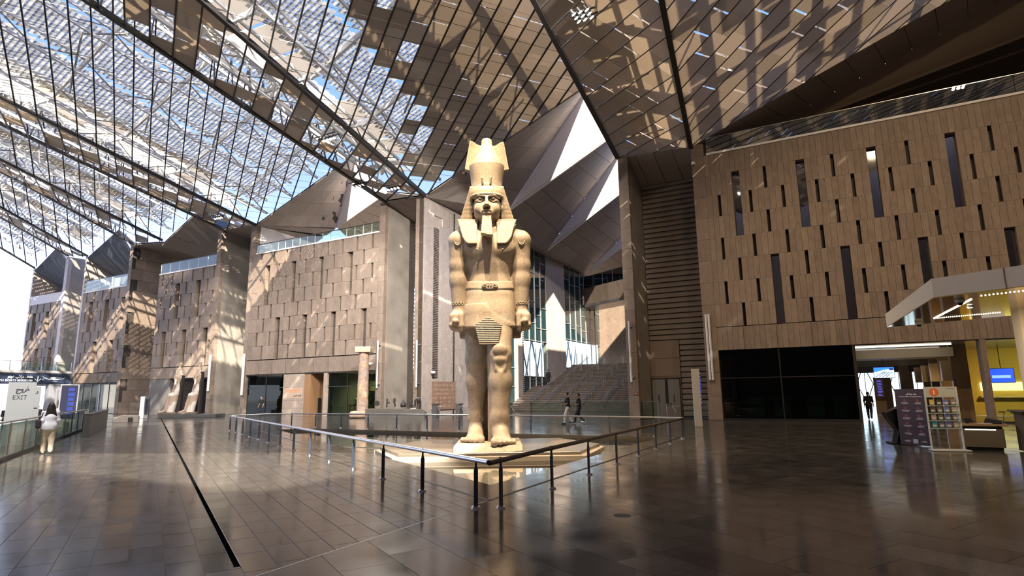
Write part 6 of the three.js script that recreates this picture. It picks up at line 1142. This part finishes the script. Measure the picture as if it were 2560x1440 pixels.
  spotLater.push([V(10.3, 3.9, -6), V(10.3, 0, -6), 0xffe2b4, 30, 1.3], [V(16.5, 3.9, -3.5), V(17, 0.5, -6), 0xffd77a, 70, 1.3], [V(-33, 3.5, -4), V(-33, 0, -5), 0xffd79a, 130, 1.3], [V(-28.5, 3.5, -2.6), V(-29, 0, -3.6), 0xffe0a4, 90, 1.3], [V(-39, 3.5, -3.5), V(-39, 0, -4), 0xffe0a4, 40, 1.3]);  // unseen lamps, placed to light the passage and shop interiors
}
// ---------------------------------------------------------------- information kiosk, right
{
  const H = 3.75, th = 0.42;
  const t = thing('kiosk_canopy', 'cream kiosk canopy with mirrored golden soffit and a stout square column', 'canopy');
  const pts = [[8.46, 13.7], [8.9, 20.7], [13.5, 23.36], [16.5, 18.4]];
  const sh = new THREE.Shape(pts.map(([x, z]) => new THREE.Vector2(x, -z)));
  const g = new THREE.ExtrudeGeometry(sh, { depth: th, bevelEnabled: false }); g.rotateX(-Math.PI / 2); g.translate(0, H + 0.02, 0); mesh('fascia', uvBox(flat(g)), mat.cream, t);
  const s2 = new THREE.ExtrudeGeometry(sh, { depth: 0.02, bevelEnabled: false }); s2.rotateX(-Math.PI / 2); s2.translate(0, H, 0); mesh('soffit', uvBox(flat(s2)), M3({ color: lin(0.78, 0.58, 0.24), roughness: 0.09, metalness: 0.85 }), t);
  for (const [x, z, r] of [[9.75, 22.0, 0], [9.75, 22.0, 1], [8.68, 17.2, 2]]) { /* joints of the fascia */ }
  const jt = M3({ color: lin(0.2, 0.17, 0.13), roughness: 0.7 });
  for (let k = 1; k < 4; k++) { const a = pts[1], b = pts[2], f = k / 4; mesh('fascia_joint', bar(V(lerp(a[0], b[0], f) - 0.004, H, lerp(a[1], b[1], f) + 0.006), V(lerp(a[0], b[0], f) - 0.004, H + th + 0.02, lerp(a[1], b[1], f) + 0.006), 0.014), jt, t); }
  const led = M3({ color: lin(0.9, 0.9, 0.9), emissive: lin(1, 0.9, 0.78), emissiveIntensity: 4 });
  mesh('light_line', bar(V(9.48, H - 0.012, 15.9), V(9.69, H - 0.012, 20.0), 0.028, 0.012), led, t);
  const dots = (a, b, n) => { for (let i = 0; i < n; i++) { const p = a.clone().lerp(b, (i + 0.5) / n), q = new THREE.CylinderGeometry(0.015, 0.015, 0.012, 8); q.translate(p.x, H - 0.008, p.z); mesh('light_dot', q, led, t); } };
  dots(V(9.5, H, 15.9), V(10.9, H, 16.5), 30); dots(V(9.75, H, 20.5), V(10.9, H, 21.1), 18);
  mesh('column', [bx(11.35, 12.5, 0, H, 16.0, 17.0)], M3({ color: lin(0.66, 0.50, 0.30), map: stoneTex, roughness: 0.55 }), t); mesh('column_edge', [bx(11.15, 11.36, 0, H, 16.25, 17.02), bx(12.1, 12.3, 0, H, 16.9, 17.1)], mat.cream, t);
  spotLater.push([V(9.9, H - 0.05, 18.5), V(10.6, 0, 16.5), 0xffdfae, 14, 1.25], [V(11.0, H - 0.05, 20.5), V(11.3, 0, 18), 0xffdfae, 14, 1.25]);  // unseen lamps, placed to light the space under the canopy
  for (const [x, z, l] of [[9.44, 20.2, 'nearer of two white dome cameras under the kiosk canopy'], [9.19, 15.1, 'farther of two dome cameras, near the tip of the kiosk canopy']]) { const c = thing('dome_camera', l, 'camera', [x, H, z]); mesh('housing', lathe([[0.001, -0.09], [0.085, -0.09], [0.1, -0.05], [0.1, 0], [0.001, 0]], 24), mat.white, c); mesh('dome', new THREE.SphereGeometry(0.062, 18, 12).translate(0, -0.09, 0), M3({ color: lin(0.01, 0.01, 0.012), roughness: 0.05 }), c); }
}
const deskTurn = 0.32;
{ // rules board: turned towards the hall
  const G = [8.83, 14.1], t = thing('rules_board', 'maroon visitor rules and regulations board standing left of the brochure rack', 'sign', [G[0], 0, G[1]], -0.58);
  mesh('panel', rbox(0.92, 1.72, 0.06, 0.008).translate(0, 0.87, 0), M3({ color: lin(0.055, 0.035, 0.05), roughness: 0.5 }), t);
  const f = mesh('lettering', plate(0.91, 1.71), board(0.91, 1.71, 900, (c, w, h) => {
    c.fillStyle = '#4a3a45'; c.fillRect(0, 0, w, h); c.fillStyle = '#efe9ec';
    arabic(c, 0.64, 0.17, 0.075, ['q' in AR ? 'q' : 'fi', 'w', 'a', 'd', ' ', 'w', 't', 'm', 'a', 't', ' ', 'a', 'l', 'r', 'y'], 0.14);
    txt(c, 'Visitor Rules & Regulations', w / 2, 0.245, 0.052, { bold: true, align: 'center' });
    for (let r = 0; r < 5; r++) for (let q = 0; q < 2; q++) {
      const x = 0.27 + q * 0.38, y = 0.35 + r * 0.235; c.strokeStyle = '#c4525c'; c.lineWidth = 0.007; c.beginPath(); c.arc(x, y, 0.036, 0, 7); c.stroke(); c.lineWidth = 0.009; c.beginPath(); c.moveTo(x - 0.02, y + 0.012); c.lineTo(x, y - 0.018); c.lineTo(x + 0.018, y + 0.014); c.moveTo(x - 0.024, y - 0.024); c.lineTo(x + 0.024, y + 0.024); c.stroke();
      scrawl(c, x - 0.14, y + 0.055, 0.28, 4, 0.010, '#d9d0d6');
    }
    scrawl(c, 0.1, 1.57, 0.25, 3, 0.011, '#d9d0d6'); scrawl(c, 0.57, 1.57, 0.25, 3, 0.011, '#d9d0d6');
    c.fillStyle = '#c9c6d8'; c.fillRect(0.385, 1.53, 0.14, 0.13);
  }), t); f.position.set(0, 0.87, 0.032);
}
{ // black angular kiosk terminal behind the board
  const t = thing('touch_terminal', 'black angular touch terminal leaning behind the rules board', 'terminal', [8.42, 0, 13.35], 0.2);
  const g = extrude([[-0.12, 0.02], [0.28, 0.02], [0.34, 0.16], [0.2, 0.45], [0.34, 1.16], [0.3, 1.24], [-0.32, 0.98], [-0.3, 0.86], [-0.02, 0.4]], 0.5, 0.01); g.translate(0, 0, -0.25); mesh('body', uvBox(flat(g)), M3({ color: lin(0.012, 0.012, 0.013), roughness: 0.3 }), t); mesh('foot', rbox(0.7, 0.04, 0.6, 0.015).translate(0.05, 0.02, 0), mat.black, t);
}
{ // brochure rack
  const t = thing('brochure_rack', 'light grey metal brochure rack with an orange information disc on its header', 'rack', [9.42, 0, 15.62], 0.26);
  const m = M3({ color: lin(0.58, 0.60, 0.60), roughness: 0.45 });
  for (const s of [-1, 1]) mesh('upright', rbox(0.045, 1.78, 0.04, 0.008).translate(s * 0.4, 0.89, 0), m, t);
  mesh('header', rbox(0.84, 0.30, 0.03, 0.006).translate(0, 1.64, 0.0), m, t); mesh('foot_plate', rbox(0.92, 0.04, 0.42, 0.01).translate(0.02, 0.02, 0.05), m, t);
  for (let r = 0; r < 4; r++) { mesh('shelf', rbox(0.78, 0.02, 0.1, 0.004).translate(0, 1.25 - r * 0.21, 0.03), m, t); mesh('shelf_lip', rbox(0.78, 0.06, 0.008, 0.002).translate(0, 1.285 - r * 0.21, 0.085), mat.glass, t); mesh('cross_bar', rod(V(-0.38, 1.40 - r * 0.21, -0.01), V(0.38, 1.40 - r * 0.21, -0.01), 0.008, 6), mat.black, t); }
  mesh('stem', rod(V(0.05, 0.04, 0), V(0.05, 0.6, 0), 0.018, 8), mat.steel, t);
  const f = mesh('lettering', plate(0.82, 0.28), board(0.82, 0.28, 900, (c, w, h) => { c.fillStyle = '#b9bdbd'; c.fillRect(0, 0, w, h); c.fillStyle = '#e0703f'; c.beginPath(); c.arc(0.24, 0.145, 0.118, 0, 7); c.fill(); c.fillStyle = '#ffffff'; txt(c, 'i', 0.24, 0.205, 0.17, { bold: true, align: 'center', font: 'serif' }); scrawl(c, 0.5, 0.03, 0.28, 2, 0.012, '#6d7070'); }), t); f.position.set(0, 1.64, 0.017);
  const cols = [[0.62, 0.40, 0.06], [0.06, 0.05, 0.06], [0.12, 0.16, 0.5], [0.28, 0.22, 0.20], [0.10, 0.06, 0.07], [0.16, 0.16, 0.2], [0.14, 0.2, 0.55], [0.42, 0.38, 0.34], [0.40, 0.26, 0.30], [0.13, 0.13, 0.15], [0.10, 0.15, 0.5], [0.2, 0.18, 0.18], [0.03, 0.28, 0.38], [0.12, 0.15, 0.22], [0.12, 0.14, 0.48], [0.3, 0.3, 0.28]];
  const names = ['amber', 'black', 'blue', 'brown', 'dark maroon', 'slate grey', 'bright blue', 'beige', 'pink and white', 'charcoal', 'deep blue', 'dark grey', 'turquoise', 'navy', 'indigo', 'olive grey'], rows = ['top', 'second', 'third', 'bottom'];
  for (let i = 0; i < 16; i++) {
    const r = i >> 2, q = i & 3, lx = -0.27 + q * 0.18, ly = 1.265 - r * 0.21, c = Math.cos(0.26), s = Math.sin(0.26), lz = 0.055;
    const b = thing('brochure', `${names[i]} brochure, ${['first', 'second', 'third', 'fourth'][q]} from the left on the ${rows[r]} shelf of the rack`, 'brochure', [9.42 + lx * c + lz * s, ly, 15.62 - lx * s + lz * c], 0.26, 'brochures in the metal rack');
    const g = rbox(0.125, 0.17, 0.012, 0.003); g.translate(0, 0.085, 0); g.rotateX(-0.12); mesh('cover', g, M3({ color: lin(...cols[i]), roughness: 0.35 }), b); const p = plate(0.09, 0.06); p.translate(0, 0.06, 0.0075); p.rotateX(-0.12); mesh('print', p, M3({ color: lin(0.6, 0.56, 0.52), roughness: 0.4 }), b);
  }
}
{ // low counter and wooden desk
  const t = thing('info_counter', 'low grey stone information counter with a light wooden top', 'counter', [10.36, 0, 14.95], -0.1);
  mesh('front', rbox(0.95, 0.52, 0.5, 0.01).translate(0, 0.34, -0.05), M3({ color: lin(0.17, 0.145, 0.115), map: concTex, roughness: 0.6 }), t); mesh('counter_top', rbox(1.15, 0.06, 0.7, 0.012).translate(0, 0.70, -0.05), M3({ color: lin(0.50, 0.36, 0.21), map: stoneTex, roughness: 0.4 }), t); mesh('recess', rbox(0.9, 0.06, 0.44).translate(0, 0.63, -0.05), mat.black, t); mesh('glow_strip', rbox(0.7, 0.03, 0.01, 0.003).translate(-0.05, 0.57, 0.205), M3({ color: lin(0.9, 0.85, 0.7), emissive: lin(1, 0.9, 0.72), emissiveIntensity: 2.2 }), t); mesh('plinth', rbox(0.85, 0.08, 0.4).translate(0, 0.04, -0.08), mat.black, t);
  const top = 0.735;
  const b1 = thing('tablet_stand', 'black tablet leaning on the information counter', 'tablet', [10.08, top, 14.9], 0.5); mesh('screen', rbox(0.24, 0.17, 0.015, 0.006).rotateX(-0.9).translate(0, 0.08, 0), mat.black, b1); mesh('prop', rbox(0.1, 0.12, 0.02).translate(0, 0.06, -0.06), mat.black, b1);
  const b2 = thing('cash_terminal', 'low black device with a slanted face on the information counter', 'device', [10.68, top + 0.006, 14.82], -0.3); mesh('case', uvBox(flat(extrude([[-0.2, 0], [0.2, 0], [0.2, 0.07], [-0.14, 0.15]], 0.22, 0.01))), mat.black, b2); mesh('pad', rbox(0.2, 0.01, 0.12).rotateZ(-0.2).translate(0.0, 0.125, 0.11), mat.darkMetal, b2);
  const b3 = thing('papers', 'loose pinkish papers lying on the information counter', 'papers', [10.40, top + 0.004, 15.1], 0.3); mesh('sheet', rbox(0.3, 0.008, 0.2, 0.002), M3({ color: lin(0.55, 0.42, 0.40), roughness: 0.7 }), b3); mesh('sheet', rbox(0.26, 0.006, 0.19, 0.002).rotateY(0.4).translate(0.05, 0.008, 0.01), M3({ color: lin(0.66, 0.6, 0.56), roughness: 0.7 }), b3);
  const d = thing('wooden_desk', 'tall weathered wooden desk with steel bar and moulded top at the right edge', 'desk', [11.62, 0, 15.35], 0.1);
  const wm = M3({ color: lin(0.20, 0.155, 0.105), map: stoneTex, roughness: 0.6 });
  mesh('body', rbox(1.0, 1.0, 0.7, 0.01).translate(0.05, 0.52, -0.1), wm, d); for (let i = 0; i < 4; i++) mesh('plank', rbox(0.235, 0.9, 0.02, 0.006).translate(-0.32 + i * 0.245, 0.5, 0.255), wm, d);
  mesh('moulding', rbox(1.1, 0.06, 0.8, 0.02).translate(0.05, 1.05, -0.1), wm, d); mesh('desk_top', rbox(1.22, 0.05, 0.92, 0.015).translate(0.05, 1.10, -0.1), M3({ color: lin(0.25, 0.2, 0.15), map: stoneTex, roughness: 0.5 }), d); mesh('steel_bar', rod(V(-0.4, 0.86, 0.31), V(0.6, 0.86, 0.31), 0.012, 8), mat.steel, d); mesh('pull', rod(V(-0.3, 0.32, 0.29), V(-0.3, 0.72, 0.29), 0.012, 8), mat.steel, d); mesh('foot', rbox(0.9, 0.05, 0.5).translate(0.05, 0.025, -0.1), mat.black, d);
  const l = thing('desk_lamp', 'slim dark lamp standing behind the information counter', 'lamp', [10.95, 0.735, 14.55]); mesh('arm', rod(V(0, 0, 0), V(0.05, 0.3, 0), 0.008, 6), mat.black, l); mesh('lamp_head', rbox(0.16, 0.03, 0.06, 0.01).translate(0, 0.31, 0), mat.black, l); mesh('base', lathe([[0.06, 0], [0.06, 0.012], [0.001, 0.015]], 16), mat.black, l);
}
// ---------------------------------------------------------------- lamps
const lampGlow = M3({ color: lin(0.9, 0.9, 0.9), emissive: lin(1, 0.95, 0.86), emissiveIntensity: 6, roughness: 0.4 });
function spot(pos, target, color, power, angle, pen = 1, radius = 5) {
  const l = new THREE.SpotLight(color, power, 0, angle, pen, 2); l.position.copy(pos); l.target.position.copy(target); l.castShadow = true; l.shadow.radius = radius; l.shadow.mapSize.set(1024, 1024);
  scene.add(l, l.target); return l;
}
// cluster of round spotlights on a short ladder frame, hung under the roof
function cluster(label, p, target, n, cols, color, power, angle, size = 0.13) {
  const t = thing('spotlight_cluster', label, 'spotlights', [p.x, p.y, p.z]);
  const dir = target.clone().sub(p).normalize();
  mesh('frame', [bx(-cols * 0.2, cols * 0.2, 0.22, 0.28, -0.3, -0.24), bx(-cols * 0.2, cols * 0.2, 0.22, 0.28, 0.1, 0.16)], mat.darkMetal, t);
  for (let i = 0; i < n; i++) {
    const x = (i % cols - (cols - 1) / 2) * size * 2.5, z = (Math.floor(i / cols) - 0.5) * size * 2.4, c = V(x, 0, z);
    mesh('lamp_body', rod(c.clone().addScaledVector(dir, -0.22), c, size, 12), mat.darkMetal, t);
    mesh('lamp_lens', rod(c.clone().addScaledVector(dir, 0.001), c.clone().addScaledVector(dir, 0.02), size * 0.86, 12), lampGlow, t);
  }
  return spot(p.clone().addScaledVector(dir, 0.12), target, color, power, angle);
}
const warm = 0xffdcae, neutral = 0xfff6ec;
cluster('cluster of bright round spotlights under the roof at the top, above the statue', V(-1.9, 19.0, 13.2), V(9, 1, 4), 9, 3, warm, 260, 0.85);
cluster('row of spotlights in the roof valley nearest the tall pale fin', V(-22.6, 17.85, 2.2), V(-24, 0, 12), 4, 4, neutral, 500, 1.2);
cluster('row of spotlights in the roof valley beside the white ceiling triangle', V(-25.0, 18.1, 3.6), V(-34, 0, 9), 4, 4, neutral, 500, 1.2);
cluster('row of spotlights high in the central roof valley beside a bright rooflight', V(-22.9, 19.4, 9.0), V(-12, 0, 10), 5, 5, neutral, 350, 1.0);
cluster('spotlights in the roof valley over the grey pier left of the shop', V(-44, 18.7, 2.5), V(-46, 0, 12), 4, 4, neutral, 500, 1.2);
// lamps out of view, placed to light statue, right side, fin and hall
cluster('unseen spotlights aimed at the statue from above the near right corner of the pool', V(1.4, 21.3, 24.5), V(-3.2, 5.2, 20.4), 4, 4, warm, 1750, 0.42);
cluster('unseen spotlights aimed at the statue from above the near left corner of the pool', V(-2.2, 21.3, 24.5), V(-3.2, 5.2, 20.4), 4, 4, warm, 1750, 0.42);
cluster('unseen floodlights placed to light the right part of the hall', V(12, 24, 26), V(13, 0, 10), 6, 3, warm, 500, 1.0);
cluster('unseen floodlights over the information desk side, placed to light the right facade', V(18, 26, 20), V(17, 7, 0), 6, 3, warm, 480, 1.0);
cluster('added fill floodlights over the left paving', V(-8, 24.0, 36), V(-30, 0, 19), 6, 3, neutral, 2600, 0.95);  // fill light added to brighten the left paving
cluster('added fill floodlights over the middle of the hall', V(-14, 23, 26), V(-31, 7, 0), 6, 3, neutral, 1700, 0.62);  // added as fill for the central facade
cluster('added fill floodlights over the far left of the hall', V(-40, 24, 26), V(-52, 5, 0), 6, 3, neutral, 2200, 0.9);  // more added fill, for the far left facades
cluster('unseen spotlights placed to light the tall pale fin across the hall', V(0.5, 21.0, 22.5), V(-21, 9, -5), 6, 3, neutral, 6000, 0.5);
for (const [p, q, c, w, a] of spotLater) { const b = new THREE.CylinderGeometry(0.07, 0.07, 0.03, 16); const t = thing('downlight', `unseen round ceiling downlight placed for its light ${p.z > 10 ? 'in the kiosk soffit, ' + (p.x < 10.5 ? 'nearer its tip' : 'nearer the desk') : p.x > 14 ? 'in the yellow lit shop' : p.x > 5 ? 'in the entrance passage' : p.x < -36 ? 'behind the left shop window' : p.x < -31 ? 'inside the shop doorway' : 'behind the right shop window'}`, 'lamp', [p.x, p.y + 0.03, p.z]); mesh('lamp_body', b, mat.steel, t); mesh('lamp_lens', new THREE.CylinderGeometry(0.055, 0.055, 0.008, 16).translate(0, -0.018, 0), lampGlow, t); spot(p.clone().add(V(0, -0.02, 0)), q, c, w, a, 0.7, 3); }
renderer.render(scene, camera);
